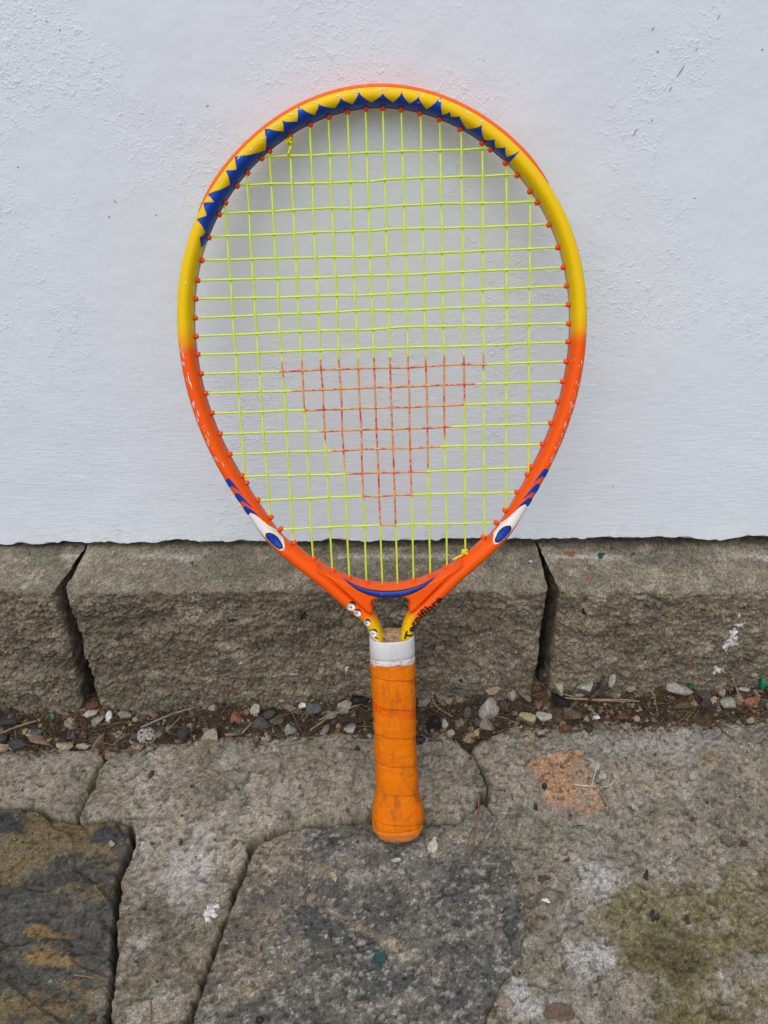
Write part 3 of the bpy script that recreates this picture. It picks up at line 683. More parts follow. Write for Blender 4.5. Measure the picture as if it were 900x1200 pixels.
new_mesh('lettering', V3, F, M['black'], frame, smooth=False)
# knocks and bare chips in the paint
def chips():
    Vs, Fs, o = [], [], 0
    def one(i, th, li, lt, seed):
        nonlocal o
        rs = np.random.default_rng(seed); n = 9; a = np.linspace(0, 2*math.pi, n+1)[:-1]; rr = rs.uniform(.45, 1, n)
        ii = np.concatenate([[i], i+np.cos(a)*li*rr]); tt = np.concatenate([[th], th+np.sin(a)*lt*rr]); Vs.append(S(ii, tt, .00026))
        Fs.extend([(o, o+1+k, o+1+(k+1) % n) for k in range(n)]); o += n+1
    rs = np.random.default_rng(5)
    for _ in range(44):                                         # left edge scrape below the fade
        y = rs.uniform(.296, .385); k = int(np.argmin(np.abs(HP[:HN//2, 1]-y))); one(k, rs.normal(-12, 10), rs.uniform(.8, 4.5), rs.uniform(1.5, 4.5), rs.integers(1e6))
    for _ in range(38):
        y = rs.uniform(.29, .36); k = HN-1-int(np.argmin(np.abs(HP[:HN//2, 1]-y))); one(k, rs.normal(-16, 8), rs.uniform(.6, 3.0), rs.uniform(1.2, 3.5), rs.integers(1e6))
    for a, th in ((124.5, -12), (123.6, -4), (117, 5), (113.5, -14), (109, -10), (107, -16), (103.2, -16), (98, -18), (94, -16), (88.5, -18), (87, -17), (80, -20), (75, -10), (68, -14), (64.6, -18), (136, -4), (131.5, -18), (121, 2)):
        for _ in range(3): one(idx_polar(a+rs.normal(0, .25)), th+rs.normal(0, 4), rs.uniform(.6, 2.2), rs.uniform(2, 6), rs.integers(1e6))
    for a, th in ((5, -30), (-4, -20), (12, -40), (150, -24), (158, 10)): one(idx_polar(a), th, 1.8, 6, rs.integers(1e6))
    new_mesh('paint_chips', np.concatenate(Vs), Fs, M['chip'], frame, smooth=False)['kind'] = 'stuff'
chips()

# strings, woven over and under
MX = np.array([-99.3, -83.6, -68.3, -54.8, -41.4, -29.3, -17.1, -5.5, 5.5, 17.1, 29.3, 41.4, 54.8, 68.3, 83.6, 99.3])*.001
CY = np.array([495, 478.9, 461.8, 447.8, 433.3, 420.6, 408.8, 396.5, 384.5, 372.2, 359.3, 346.1, 332.3, 317.9, 303.2, 287.5, 269.7, 248.3])*.001
OV = np.array([oval(d) for d in np.arange(0, 360, .2)]); OD = np.arange(0, 360, .2)
def oval_at(x=None, y=None, upper=True, right=True):
    if x is not None: m = (OV[:, 1] > .368) == upper; e = np.abs(OV[:, 0]-x)
    else: m = (OV[:, 0] > 0) == right; e = np.abs(OV[:, 1]-y)
    return int(np.argmin(np.where(m, e, 9)))
def tube(P, r, n=7):
    P = np.asarray(P, float); T_ = np.gradient(P, axis=0); T_ /= np.linalg.norm(T_, axis=1)[:, None]
    up = np.array([0.31, 0.17, 0.93]); A = np.cross(T_, up); A /= np.linalg.norm(A, axis=1)[:, None]; B_ = np.cross(T_, A)
    rr = np.broadcast_to(np.asarray(r, float), (len(P),))[:, None, None]
    a = np.linspace(0, 2*math.pi, n+1)[:-1]; V = P[:, None]+rr*(np.cos(a)[None, :, None]*A[:, None]+np.sin(a)[None, :, None]*B_[:, None])
    F = grid_faces(len(P), n, True); V = V.reshape(-1, 3)
    F = [tuple(map(int, f)) for f in F]+[tuple(range(n))[::-1], tuple(range((len(P)-1)*n, len(P)*n))]
    return V, F
# one grommet mesh, shared
gp = [(0, -.0006), (.0019, -.0006), (.0019, .0012), (.00165, .0022), (.0012, .0028), (.0006, .0029), (0, .0029)]
gV, gF = [], []; gn = 10
for r_, z_ in gp: gV += [(r_*math.cos(2*math.pi*k/gn), r_*math.sin(2*math.pi*k/gn), z_) for k in range(gn)]
gF = grid_faces(len(gp), gn, True)
gmesh = None
def grommet(deg, off=0.0):
    global gmesh
    n = oval(deg+.5)-oval(deg-.5); n = np.array([-n[1], n[0]]); n /= np.linalg.norm(n)         # inward
    if gmesh is None: o = new_mesh('grommet', gV, gF, M['grommet'], racket); gmesh = o.data
    else: o = bpy.data.objects.new('grommet', gmesh); COL.objects.link(o); o.parent = racket
    p = oval(deg)-n*.0004; N_ = Vector((n[0], n[1], 0)); X_ = Vector((0, 0, 1)); Y_ = N_.cross(X_)
    o.matrix_local = Matrix(((X_.x, Y_.x, N_.x, p[0]), (X_.y, Y_.y, N_.y, p[1]), (X_.z, Y_.z, N_.z, 0), (0, 0, 0, 1)))
RS = .00071
for i, x in enumerate(MX):
    ku, kl = oval_at(x=x, upper=True), oval_at(x=x, upper=False); y1, y0 = OV[ku, 1]+.003, OV[kl, 1]-.003
    ys = sorted([y0, y1]+[y for y in CY if y0 < y < y1]); zs = []
    for y in ys:
        j = int(np.argmin(np.abs(CY-y))); zs.append(0.0 if abs(CY[j]-y) > 1e-9 else (-1)**(i+j)*.00062)
    yy, zz = [], []
    for a in range(len(ys)-1):
        for t in np.linspace(0, 1, 6)[:-1]: c = (1-math.cos(math.pi*t))/2; yy.append(ys[a]+(ys[a+1]-ys[a])*t); zz.append(zs[a]+(zs[a+1]-zs[a])*c)
    yy.append(ys[-1]); zz.append(0); yy = np.array(yy)
    xx = x+.0009*np.sin((yy-y0)/(y1-y0)*math.pi)*vnoise(i*3.7, 0.5)+.0004*vnoise(yy*40, i*5.1)*np.sin((yy-y0)/(y1-y0)*math.pi)
    V, F = tube(np.column_stack([xx, yy, zz]), RS); new_mesh('main_string', V, F, M['string'], racket)
    for k in (ku, kl):
        if not (k == kl and abs(x) < .006): grommet(OD[k])
for j, y in enumerate(CY):
    kr, kl = oval_at(y=y, right=True), oval_at(y=y, right=False); x1, x0 = OV[kr, 0]+.003, OV[kl, 0]-.003
    xs = sorted([x0, x1]+[x for x in MX if x0 < x < x1]); zs = []
    for x in xs:
        i = int(np.argmin(np.abs(MX-x))); zs.append(0.0 if abs(MX[i]-x) > 1e-9 else -(-1)**(i+j)*.00062)
    xx, zz = [], []
    for a in range(len(xs)-1):
        for t in np.linspace(0, 1, 6)[:-1]: c = (1-math.cos(math.pi*t))/2; xx.append(xs[a]+(xs[a+1]-xs[a])*t); zz.append(zs[a]+(zs[a+1]-zs[a])*c)
    xx.append(xs[-1]); zz.append(0); xx = np.array(xx); f = (xx-x0)/(x1-x0)
    yy = y+.0012*np.sin(f*math.pi)*vnoise(j*2.9, 7.5)+.0006*vnoise(xx*35, j*4.3)*np.sin(f*math.pi)
    V, F = tube(np.column_stack([xx, yy, zz]), RS); new_mesh('cross_string', V, F, M['string'], racket)
    grommet(OD[kr]); grommet(OD[kl])
# the two tie-off knots with their tails
def knot(x, y, tail):
    t = np.linspace(0, 4*math.pi, 40); P = np.column_stack([x+.0017*np.cos(t), y+.0013*np.sin(2*t)-.0006*t/6, .0006+.0016*np.sin(t*1.5)])
    P = np.vstack([P, [P[-1]+np.array([tail[0], tail[1], .001])*s for s in np.linspace(.15, 1, 6)]])
    V, F = tube(P, .0008, 7); new_mesh('string_knot', V, F, M['knot'], racket)
k = oval_at(x=MX[3], upper=True); knot(MX[3], OV[k, 1]-.0035, (-.003, -.0075, 0))
k = oval_at(x=MX[12], upper=False); knot(MX[12]-.0005, OV[k, 1]+.003, (-.0105, -.0045, 0))

# handle
HWY = np.array([-1, 0, 1.5, 4, 9, 15, 20, 26, 32, 39, 57, 78, 99, 125, 140, 147])*.001
HWW = np.array([11, 14.2, 16.2, 17.9, 19.5, 19.9, 19.6, 18.2, 16.7, 15.9, 15.5, 15.2, 15.1, 15.7, 16.0, 16.0])*.001
def handle_pt(y, ang, off=0.0):
    w = np.interp(y, HWY, HWW); e = 2/2.7
    return np.stack([(w+off)*sgnpow(np.sin(ang), e), y, (w*.86+off)*sgnpow(np.cos(ang), e)], -1)
def build_grip():
    ys = np.concatenate([np.linspace(-.001, .006, 14), np.linspace(.0065, .147, 290)]); an = np.linspace(-math.pi, math.pi, 97)[:-1]
    Yg, A = np.meshgrid(ys, an, indexing='ij')
    sh = np.where(np.abs(A) <= math.pi/2, A/math.pi*.0075, np.sign(A)*(.00375+(np.abs(A)-math.pi/2)/(math.pi/2)*.008))
    ph = (Yg+sh+.006)/.0235; fr = ph-np.floor(ph)
    step = .0008*np.clip((1-fr)*2.2, 0, 1)*sstep(.0, .035, fr)-.0007*np.exp(-((fr-.004)/.018)**2)-.0007*np.exp(-((fr-1.004)/.018)**2)
    step *= sstep(.003, .012, Yg)
    rid = -.0007*np.exp(-((Yg-.0115-.0006*np.sin(A*2))/.0006)**2)               # seam of the butt cap
    V = handle_pt(Yg, A, 0.0); nrm = np.stack([np.sin(A), 0*A, np.cos(A)], -1)
    lump = .00018*fbm(V[..., 0]*90, V[..., 1]*90, V[..., 2]*90, 3)+.0002*fbm(V[..., 0]*350, V[..., 1]*350, V[..., 2]*350, 2)
    V = V+nrm*(step+rid+lump)[..., None]
    n = 96; Vf = V.reshape(-1, 3); c = len(Vf); Vf = np.vstack([Vf, [[0, -.0012, 0]]])
    F = [tuple(map(int, f)) for f in grid_faces(len(ys), n, True)]+[(c, k, (k+1) % n) for k in range(n)]
    return new_mesh('grip', Vf, F, M['grip'], racket)
grip = build_grip()
def ring(name, prof, mat, parent, n=72, skew=0.0):
    an = np.linspace(-math.pi, math.pi, n+1)[:-1]; Vs = []
    for y, w in prof: Vs.append(np.stack([w*sgnpow(np.sin(an), 2/2.7), y+skew*np.sin(an), w*.86*sgnpow(np.cos(an), 2/2.7)], -1))
    return new_mesh(name, np.concatenate(Vs), grid_faces(len(prof), n, True), mat, parent)
ring('collar', [(.1455, .0150), (.1450, .0164), (.1462, .0168), (.1490, .0167), (.1503, .0163), (.1510, .0161), (.1516, .0166), (.1530, .0168), (.1600, .0167), (.1645, .0165), (.1652, .0162), (.1652, .0150), (.1600, .0146)], M['collar'], racket, skew=.0005)
V = [(x, y, z) for y in (.150, .1685) for x, z in ((-.009, -.007), (.009, -.007), (.009, .004), (-.009, .004))]
core = new_mesh('throat_plug', V, [(0, 1, 5, 4), (1, 2, 6, 5), (2, 3, 7, 6), (3, 0, 4, 7), (4, 5, 6, 7)], M['core'], racket, smooth=False)
bv = core.modifiers.new('bevel', 'BEVEL'); bv.width = .0012; bv.segments = 3
# raised lettering round the grip and a worn mark on the butt
M['gripprint'] = mat_plain('red_grip_print', (.80, .105, .004), .5, .12, 500, .2, spec=.12)
V, F = text_mesh('Tecnifibre', .088, .0082, .012)
a = -2.0+V[:, 0]/.0190; y = .1120+V[:, 1]-.0034*(a+1.62)
new_mesh('grip_lettering', handle_pt(y, np.clip(a, -3.1, 3.1), .00115), F, M['gripprint'], grip, smooth=False)
V, F = text_mesh('t', .006, .0060, .05)
a = .55+V[:, 0]/.020; y = .0235+V[:, 1]
new_mesh('butt_mark', handle_pt(y, a, .0009), F, M['gripprint'], grip, smooth=False)

# ------------------------------------------------------------------ loose stones, chips, twigs in the gap and on the paving
PAL = dict(dark=(.035, .036, .038), black=(.014, .014, .016), blue=(.085, .10, .13), grey=(.23, .23, .22), pale=(.37, .36, .33), white=(.72, .72, .74), tan=(.36, .27, .15),
           beige=(.36, .31, .23), pink=(.28, .22, .18), rust=(.30, .105, .035), red=(.17, .05, .03), brown=(.12, .075, .042), wood=(.24, .16, .085), greywood=(.22, .19, .155),
           purple=(.085, .075, .088), green=(.06, .075, .058), maroon=(.06, .038, .036), glass=(.01, .14, .07), greengrey=(.27, .30, .25), straw=(.36, .26, .14), teal=(.01, .05, .045), yellow=(.42, .40, .16), cream=(.55, .50, .38))
for _k, _c in list(PAL.items()):                                 # everything down there is dusty
    if _k in ('glass', 'teal', 'white'): continue
    g_ = sum(_c)/3; PAL[_k] = tuple((.66*c+.34*g_)*(.80 if g_ > .08 else 1.0)*t for c, t in zip(_c, (1.03, 1.0, .93)))
PAL['white'] = (.52, .52, .53); PAL['yellow'] = (.30, .27, .15)
_mc = {}
def pmat(key, speck=None):
    k = (key, speck)
    if k not in _mc:
        sm = key in ('glass', 'teal', 'black')
        _mc[k] = mat_plain('pebble_'+key+('_speckled' if speck else ''), PAL[key], .35 if key == 'glass' else (.55 if sm else .85), .32, 420 if not speck else 260, .5, .0005, .35, PAL[speck] if speck else None)
    return _mc[k]
_b = bmesh.new(); bmesh.ops.create_icosphere(_b, subdivisions=3, radius=1.0); ICO_V = np.array([v.co[:] for v in _b.verts]); ICO_F = np.array([[v.index for v in f.verts] for f in _b.faces]); _b.free()
_b = bmesh.new(); bmesh.ops.create_icosphere(_b, subdivisions=1, radius=1.0); ICO1_V = np.array([v.co[:] for v in _b.verts]); ICO1_F = np.array([[v.index for v in f.verts] for f in _b.faces]); _b.free()
def rock_verts(seed, ang=1.0, base=ICO_V):
    rs = np.random.default_rng(seed); V = base.copy()
    for _ in range(int(5+9*ang)):
        n = rs.normal(size=3); n /= np.linalg.norm(n); d = rs.uniform(.42, .80) if ang > .4 else rs.uniform(.78, .95)
        o = V@n-d; V = V-np.maximum(o, 0)[:, None]*n
    if base is ICO_V:
        V = V*(1+.05*fbm(V[:, 0]*2.2, V[:, 1]*2.2, V[:, 2]*2.2+seed, 3))[:, None]
    return V/np.abs(V).max(0)
CAMR = Vector((1, 0, 0)); CAMU = Vector((0, math.sin(PITCH), math.cos(PITCH))); CAMB = CAMR.cross(CAMU)
def rock(name, u, v, w, h, ang, key, label, cat='pebble', sharp=1.0, speck=None, group=None, sink=.42, thick=None):
    p, n, mpp = hit(u, v+h*.25)
    seed = int(u*31+v*17) % 100000; V = rock_verts(seed, sharp)
    W, H = w*mpp/2, h*mpp/2; D = thick*mpp/2 if thick else (W+H)*.42
    V = V*[W, H, D]
    a = R(-ang); c, s = math.cos(a), math.sin(a); V = np.column_stack([V[:, 0]*c-V[:, 1]*s, V[:, 0]*s+V[:, 1]*c, V[:, 2]])
    B3 = np.array([CAMR[:], CAMU[:], CAMB[:]]); V = V@B3
    o = new_mesh(name, V, ICO_F, pmat(key, speck), smooth=sharp < .6)
    top = p+n*(min(W, H, D)*(1-sink)); o.location = top
    tag(o, label, cat, group); return o
GP = 'loose stones in the gap below the kerb'
PEB = [
 (23, 868, 30, 15, -8, 'dark', 'dark charcoal stone lying low at the left end of the gap', .9), (41, 856, 17, 9, 10, 'blue', 'small bluish grey stone above the dark charcoal stone at far left', .8),
 (4, 874, 16, 10, 0, 'tan', 'tan stone at the left picture edge against the concrete slab', .8), (12, 842, 26, 16, 15, 'dark', 'blackish lump tucked under the left kerb block edge', .7),
 (85, 845, 17, 13, 20, 'pink', 'pinkish tan pebble below the left kerb joint', .7), (79, 866, 14, 14, 10, 'dark', 'cube shaped dark grey stone above the slab crack', 1.0),
 (75, 874, 20, 9, 0, 'tan', 'flat tan stone half buried on the slab edge, left of the crack', .6), (100, 874, 18, 9, 0, 'beige', 'flat beige stone half buried on the slab edge at the crack', .6),
 (108, 834, 21, 10, -18, 'pale', 'pale grey flake leaning under the left kerb joint', 1.0), (115, 841, 20, 9, -22, 'grey', 'grey flake just below the pale grey flake', 1.0),
 (128, 837, 8, 15, 5, 'white', 'bright white oval pebble near the left kerb joint', .2), (108, 825, 18, 11, -28, 'red', 'crumbly reddish brown lump in the left kerb joint', 1.0),
 (147, 834, 19, 13, 10, 'pink', 'pinkish grey pebble right of the bright white pebble', .5), (140, 857, 17, 12, -8, 'tan', 'rounded tan pebble left of the speckled granite pebble', .5),
 (172, 858, 22, 20, 0, 'pale', 'round black and white speckled granite pebble', .35), (162, 871, 18, 13, -15, 'tan', 'tan triangular stone below the speckled granite pebble', 1.0),
 (167, 839, 13, 12, 0, 'purple', 'purplish grey stone above the speckled granite pebble', .6), (159, 842, 7, 7, 0, 'tan', 'tiny tan bead stone beside the purplish grey stone', .3),
 (214, 856, 15, 17, 15, 'dark', 'dark angular stone among pine needles left of the beige angular stone', 1.0), (250, 862, 22, 19, -30, 'beige', 'beige angular stone resting on the slab edge', .9),
 (250, 829, 10, 10, 0, 'pale', 'small whitish stone close under the middle kerb block', .6), (173, 868, 8, 5, 0, 'rust', 'tiny brick red crumb under the granite pebble', .8),
 (278, 838, 15, 17, -25, 'rust', 'rust red tile shard standing in the gap', 1.0), (288, 833, 9, 8, 0, 'rust', 'small orange tile crumb right of the rust red shard', .9),
 (299, 828, 14, 15, 0, 'pale', 'off white round stone above the rust red shard', .5), (316, 831, 20, 14, -20, 'black', 'shiny black stone right of the off white round stone', .8),
 (304, 847, 24, 17, 10, 'purple', 'large dull dark stone below the shiny black stone', .8), (283, 853, 24, 11, -18, 'purple', 'long dark purple stone above the bark strip', .8),
 (267, 860, 13, 9, -20, 'blue', 'blue grey stone at the lower end of the bark strip', .5), (340, 853, 17, 15, 10, 'grey', 'grey gritty stone next to the green glass crumb', .6),
 (326, 842, 14, 13, 30, 'green', 'dull greenish stone left of the grey gritty stone', .7), (354, 823, 10, 8, 0, 'white', 'small white chip left of the blue grey shell shaped stone', .8),
 (370, 827, 22, 12, -5, 'blue', 'blue grey shell shaped stone under the middle kerb block', .5), (329, 819, 8, 6, 15, 'tan', 'small tan stone at the top of the grey wood chip', .5),
 (399, 822, 23, 15, -15, 'pale', 'mottled pale stone high in the gap left of the grip', .9), (387, 834, 19, 12, -25, 'grey', 'mottled grey stone below the mottled pale stone', .9),
 (424, 814, 22, 11, 0, 'black', 'black flat stone beside the grip under the kerb', .6), (408, 842, 25, 11, -5, 'dark', 'dark flat stone lying across the gap left of the grip', .7),
 (408, 852, 17, 12, -30, 'pale', 'whitish stub shaped stone on the slab edge left of the grip', .7),
 (572, 827, 25, 31, 20, 'pale', 'largest pale grey pebble in the gap right of the grip', .55), (572, 847, 21, 14, 25, 'pink', 'pinkish grey pebble directly below the largest pale pebble', .6),
 (587, 824, 17, 17, 20, 'maroon', 'dark maroon stone right of the largest pale pebble', .9), (579, 806, 20, 12, -5, 'tan', 'tan lump above the largest pale pebble', .8),
 (596, 807, 13, 15, 15, 'beige', 'beige stone right of the tan lump', .6), (620, 837, 23, 15, 5, 'yellow', 'yellowish block shaped stone on the right slab edge', .8),
 (549, 861, 18, 14, -20, 'tan', 'tan wedge stone where the two slabs meet right of the grip', .8), (547, 832, 11, 16, 15, 'green', 'dark green oval pebble right of the grip', .2),
 (508, 841, 18, 19, 0, 'black', 'black rough lump just right of the grip', .9), (527, 856, 10, 10, 0, 'pale', 'small round pale pebble above the slab corner', .2),
 (537, 808, 26, 6, 3, 'blue', 'thin slate sliver under the middle kerb block right of the grip', .8), (497, 818, 17, 11, -10, 'grey', 'grey stone touching the right side of the grip', .8),
 (562, 846, 10, 11, 0, 'blue', 'small dark blue stone left of the pinkish grey pebble', .6), (521, 845, 8, 12, 0, 'pale', 'small upright pale stone between black lump and green pebble', .7), (527, 818, 11, 9, -25, 'tan', 'small tan stone above the dark green oval pebble', .7),
 (653, 801, 16, 17, 10, 'beige', 'rough beige stone right of the bolt', .9), (685, 799, 24, 14, -10, 'pale', 'rough whitish stone under the right kerb block', .9),
 (655, 817, 24, 18, 35, 'black', 'black wedge stone in the middle of the right gap', 1.0), (638, 839, 19, 13, -5, 'pale', 'pale grey stone right of the yellowish block stone', .8),
 (670, 835, 22, 13, 5, 'brown', 'dark brown stone on the edge of the right slab', .8), (697, 837, 9, 10, 0, 'white', 'small whitish crystal on the edge of the right slab', .9),
 (703, 799, 18, 13, -5, 'dark', 'dark grey stone left of the oblong bluish pebble', .8), (717, 792, 8, 17, 20, 'pale', 'oblong bluish white pebble leaning on the right kerb block', .4),
 (679, 811, 11, 7, 15, 'tan', 'small ochre pebble above the crossed twigs', .5), (745, 840, 8, 8, 0, 'tan', 'round ochre bead pebble on the right slab edge', .1),
 (730, 838, 20, 8, -5, 'red', 'brick red sliver on the right slab edge', .8), (723, 811, 12, 10, 0, 'tan', 'ochre lump above the brick red sliver', .7), (727, 819, 10, 7, 0, 'beige', 'small beige stone under the ochre lump', .6), (704, 829, 7, 9, 0, 'rust', 'orange crumb left of the brick red sliver', .8), (613, 797, 0, 0, 0, None, None, 0), (742, 803, 13, 9, -10, 'beige', 'beige crumb right of the bark strip', .7),
 (793, 798, 34, 14, 15, 'pale', 'long pale stone tilted under the right kerb block', .7), (852, 821, 23, 15, 0, 'greengrey', 'greenish grey squared stone on the right slab edge', .8),
 (880, 819, 20, 12, -8, 'rust', 'reddish brown tile piece right of the squared stone', .9), (846, 807, 9, 11, -25, 'beige', 'small beige stone above the greenish grey squared stone', .7),
 (824, 808, 15, 15, 20, 'purple', 'dark purplish stone right of the long pale stone', .8), (824, 822, 18, 11, 15, 'dark', 'dark grey pointed stone below the dark purplish stone', 1.0),
 (837, 820, 9, 14, 10, 'maroon', 'narrow dark stone left of the greenish grey squared stone', .7), (800, 827, 24, 10, -5, 'brown', 'dull brown stone on the slab edge below the long pale stone', .7), (882, 788, 8, 6, 0, 'beige', 'small beige bead high under the right kerb block', .3),
]
for (u, v, w, h, a, key, lab, sh) in PEB:
    if key: rock('pebble', u, v, w*1.05, h*1.05, a, key, lab, 'pebble', sh, 'black' if 'speckled' in lab else ('grey' if 'mottled' in lab else None), GP)
rock('glass_shard', 344, 848, 7, 6, 20, 'glass', 'tiny green glass crumb left of the grip', 'glass', 1.0)
rock('plastic_stub', 894, 794, 8, 19, 5, 'glass', 'green plastic stub at the right picture edge under the kerb', 'plastic', .4)
rock('plastic_flake', 812, 802, 9, 4, -10, 'glass', 'small green plastic flake beside the long pale stone', 'plastic', .8)
rock('bottle_shard', 62, 837, 8, 9, 10, 'glass', 'dark green glass bit under the left kerb block', 'glass', .8)
rock('shell', 872, 806, 15, 6, 8, 'pale', 'pale curved shell piece near the right picture edge', 'shell', .2)
# bolt standing in the right kerb joint
def bolt():
    p, n, mpp = hit(636, 795); o = bpy.data.objects.new('bolt', None); COL.objects.link(o); o.location = p+Vector((0, -.001, -.001))
    tag(o, 'dark rusty bolt with pale round head standing in the right kerb joint', 'bolt')
    prof = [(0, 0), (.0052, 0), (.0055, .004), (.0050, .010), (.0040, .0125), (0, .0128)]; n_ = 14
    V = [(r*math.cos(2*math.pi*k/n_)*(1+.12*math.sin(k*2.3)), r*math.sin(2*math.pi*k/n_), z) for r, z in prof for k in range(n_)]
    new_mesh('sleeve', V, grid_faces(len(prof), n_, True), pmat('dark'), o)
    V = [(x*.0027+.001, y*.0024-.0040, z*.0026+.0100) for x, y, z in rock_verts(5, .3)]; new_mesh('head', V, ICO_F, pmat('wood'), o)
bolt()
# twigs, needles and splinters
def strand(name, pts, rad, key, label, cat, lift_=.0012, taper=.6, n=7, jit=.5, parent=None):
    P = []
    for u, v in pts: p, nn, mpp = hit(u, v); P.append(np.array(p)+np.array(nn)*(lift_+rad*.6))
    P = catmull(P, 6) if len(P) > 2 else np.linspace(P[0], P[1], 10)
    rs = np.random.default_rng(int(pts[0][0]*7+pts[0][1])); P = P+rs.normal(0, rad*.25*jit, P.shape)
    r_ = rad*np.linspace(1, taper, len(P))*(1+.12*rs.normal(size=len(P)))
    o = P.mean(0); V, F = tube(P-o, np.abs(r_), n); ob = new_mesh(name, V, F, pmat(key), parent, smooth=True)
    if parent is None: ob.location = o; tag(ob, label, cat)
    return ob
strand('twig', [(367, 858), (388, 840), (411, 821)], .0011, 'wood', 'brown twig leaning across the stones left of the grip', 'twig', .004)
strand('twig', [(374, 843), (400, 834), (437, 823)], .0008, 'straw', 'long thin straw coloured twig touching the left side of the grip', 'twig', .005)
strand('twig', [(659, 813), (690, 815), (742, 823)], .0009, 'straw', 'upper of two long straw twigs lying together in the right gap', 'twig', .005)
strand('twig', [(655, 821), (700, 822), (746, 823)], .0008, 'straw', 'lower of two long straw twigs lying together in the right gap', 'twig', .005)
strand('twig', [(856, 797), (862, 806), (869, 818)], .0011, 'straw', 'short straight straw twig above the reddish brown tile piece', 'twig', .004)
strand('twig', [(165, 852), (200, 838), (236, 829)], .0013, 'greywood', 'grey bleached twig under the middle kerb block, right of the granite pebble', 'twig', .004)
strand('twig', [(178, 872), (196, 855), (215, 838)], .0009, 'greywood', 'thin grey twig slanting up from the slab edge right of the granite pebble', 'twig', .003)
strand('twig', [(118, 850), (150, 849), (190, 842)], .0009, 'brown', 'dark brown twig crossing behind the speckled granite pebble', 'twig', .004)
strand('twig', [(0, 860), (25, 851), (48, 843)], .0014, 'wood', 'tan bark twig at the left picture edge in the gap', 'twig', .004)
strand('twig', [(5, 880), (25, 875), (46, 875)], .0009, 'wood', 'thin tan twig lying on the left slab edge', 'twig', .002)
strand('twig', [(757, 797), (763, 815), (772, 838)], .0008, 'straw', 'thin straw twig upright between bark strip and long pale stone', 'twig', .004)
strand('twig', [(502, 815), (515, 828), (530, 842)], .0006, 'straw', 'thin dry stalk slanting right of the grip', 'twig', .004)
strand('twig', [(715, 795), (700, 806), (688, 820)], .0022, 'brown', 'dark bark strip slanting down in the right gap', 'twig', .003)
strand('bark_strip', [(262, 866), (278, 864), (289, 858), (296, 848)], .0016, 'wood', 'curled brown bark strip along the slab edge', 'bark', .004)
rock('wood_chip', 50, 867, 30, 10, 22, 'wood', 'tan flat wood chip beside the dark charcoal stone', 'wood chip', .9)
rock('wood_chip', 115, 864, 11, 28, 30, 'wood', 'brown upright wood chip above the slab crack', 'wood chip', .9)
rock('wood_chip', 340, 829, 32, 10, 25, 'greywood', 'weathered grey wood chip below the middle kerb block', 'wood chip', .8)
rock('wood_chip', 615, 812, 30, 9, 38, 'greywood', 'weathered brown grey wood chip left of the bolt', 'wood chip', .8)
rock('wood_chip', 379, 857, 26, 8, -55, 'greywood', 'narrow grey wood chip on the slab edge left of the grip', 'wood chip', .8)
rock('wood_chip', 178, 834, 24, 10, 28, 'wood', 'brown wood chip leaning on the middle kerb block', 'wood chip', .8)
# things lying on the paving
def flake(name, u, v, pts, key, label, cat, th=.0006):
    p, n, mpp = hit(u, v); k = len(pts); z = Vector((0, 0, 1)); V = []
    for dz in (0, 1):
        for a, b in pts: V.append((a*mpp, -b*mpp*1.15, th*dz+.0006*math.sin(a*.6+b*.4)+.0004))
    F = [tuple(range(k))[::-1], tuple(range(k, 2*k))]+[(i, (i+1) % k, k+(i+1) % k, k+i) for i in range(k)]
    o = new_mesh(name, V, F, pmat(key), smooth=False); o.location = p+Vector((0, 0, .0004)); return tag(o, label, cat)
flake('seed_husk', 506, 993, [(-6, 3), (-4, -3), (1, -8), (3, -14), (6, -17), (8, -13), (5, -8), (7, -3), (6, 3), (2, 7), (-3, 7)], 'cream', 'pale papery seed husk on the grey stone right of the grip end', 'seed husk')
flake('petal', 464, 1009, [(-6, 0), (-2, -2), (4, -2), (6, 0), (2, 2), (-3, 2)], 'cream', 'small cream petal just below the grip end', 'petal')
flake('leaf_scrap', 391, 1029, [(-4, -5), (0, -6), (4, 0), (3, 6), (0, 4), (-3, 0)], 'yellow', 'small yellow green leaf scrap left below the grip', 'leaf')
flake('plastic_chip', 444, 1123, [(-8, -5), (-3, -8), (4, -5), (8, -6), (7, 3), (2, 7), (-4, 4), (-8, 4)], 'teal', 'dark green plastic chip lying on the big grey stone', 'plastic')
strand('pine_needle', [(561, 931), (560, 955), (556, 985), (553, 999), (549, 1003), (546, 1000)], .00055, 'rust', 'hooked reddish pine needle on the grey stone right of the grip', 'pine needle', .0006, .9)
st = strand('grass_stem', [(671, 920), (690, 922), (712, 922), (722, 913)], .0006, 'cream', 'pale dry grass stem on the orange brick patch', 'grass stem', .0006)
strand('grass_stem', [(693, 922), (697, 908), (701, 893)], .0006, 'cream', 'short pale stem crossing the grass stem on the brick patch', 'grass stem', .0012)
strand('pine_needle', [(112, 1040), (124, 1056), (138, 1077)], .0005, 'wood', 'brown pine needle on the rusty slate stone', 'pine needle', .0006)
strand('pine_needle', [(87, 1144), (100, 1145), (112, 1148)], .0006, 'wood', 'short brown needle near the bottom of the slate stone', 'pine needle', .0006)
strand('pine_needle', [(177, 1170), (176, 1185), (177, 1202)], .0007, 'wood', 'upright brown needle at the bottom edge of the concrete', 'pine needle', .0006)
strand('twig', [(835, 842), (848, 857), (864, 871)], .0007, 'brown', 'thin brown twig on the right concrete slab edge', 'twig', .0006)
strand('twig', [(843, 848), (849, 840), (852, 834)], .0007, 'brown', 'stubby brown twig on the slab edge below the squared stone', 'twig', .0008)
rock('pebble', 493, 865, 14, 11, 0, 'black', 'black pebble embedded in the slab right beside the grip', 'pebble', .3, thick=8, sink=.8)
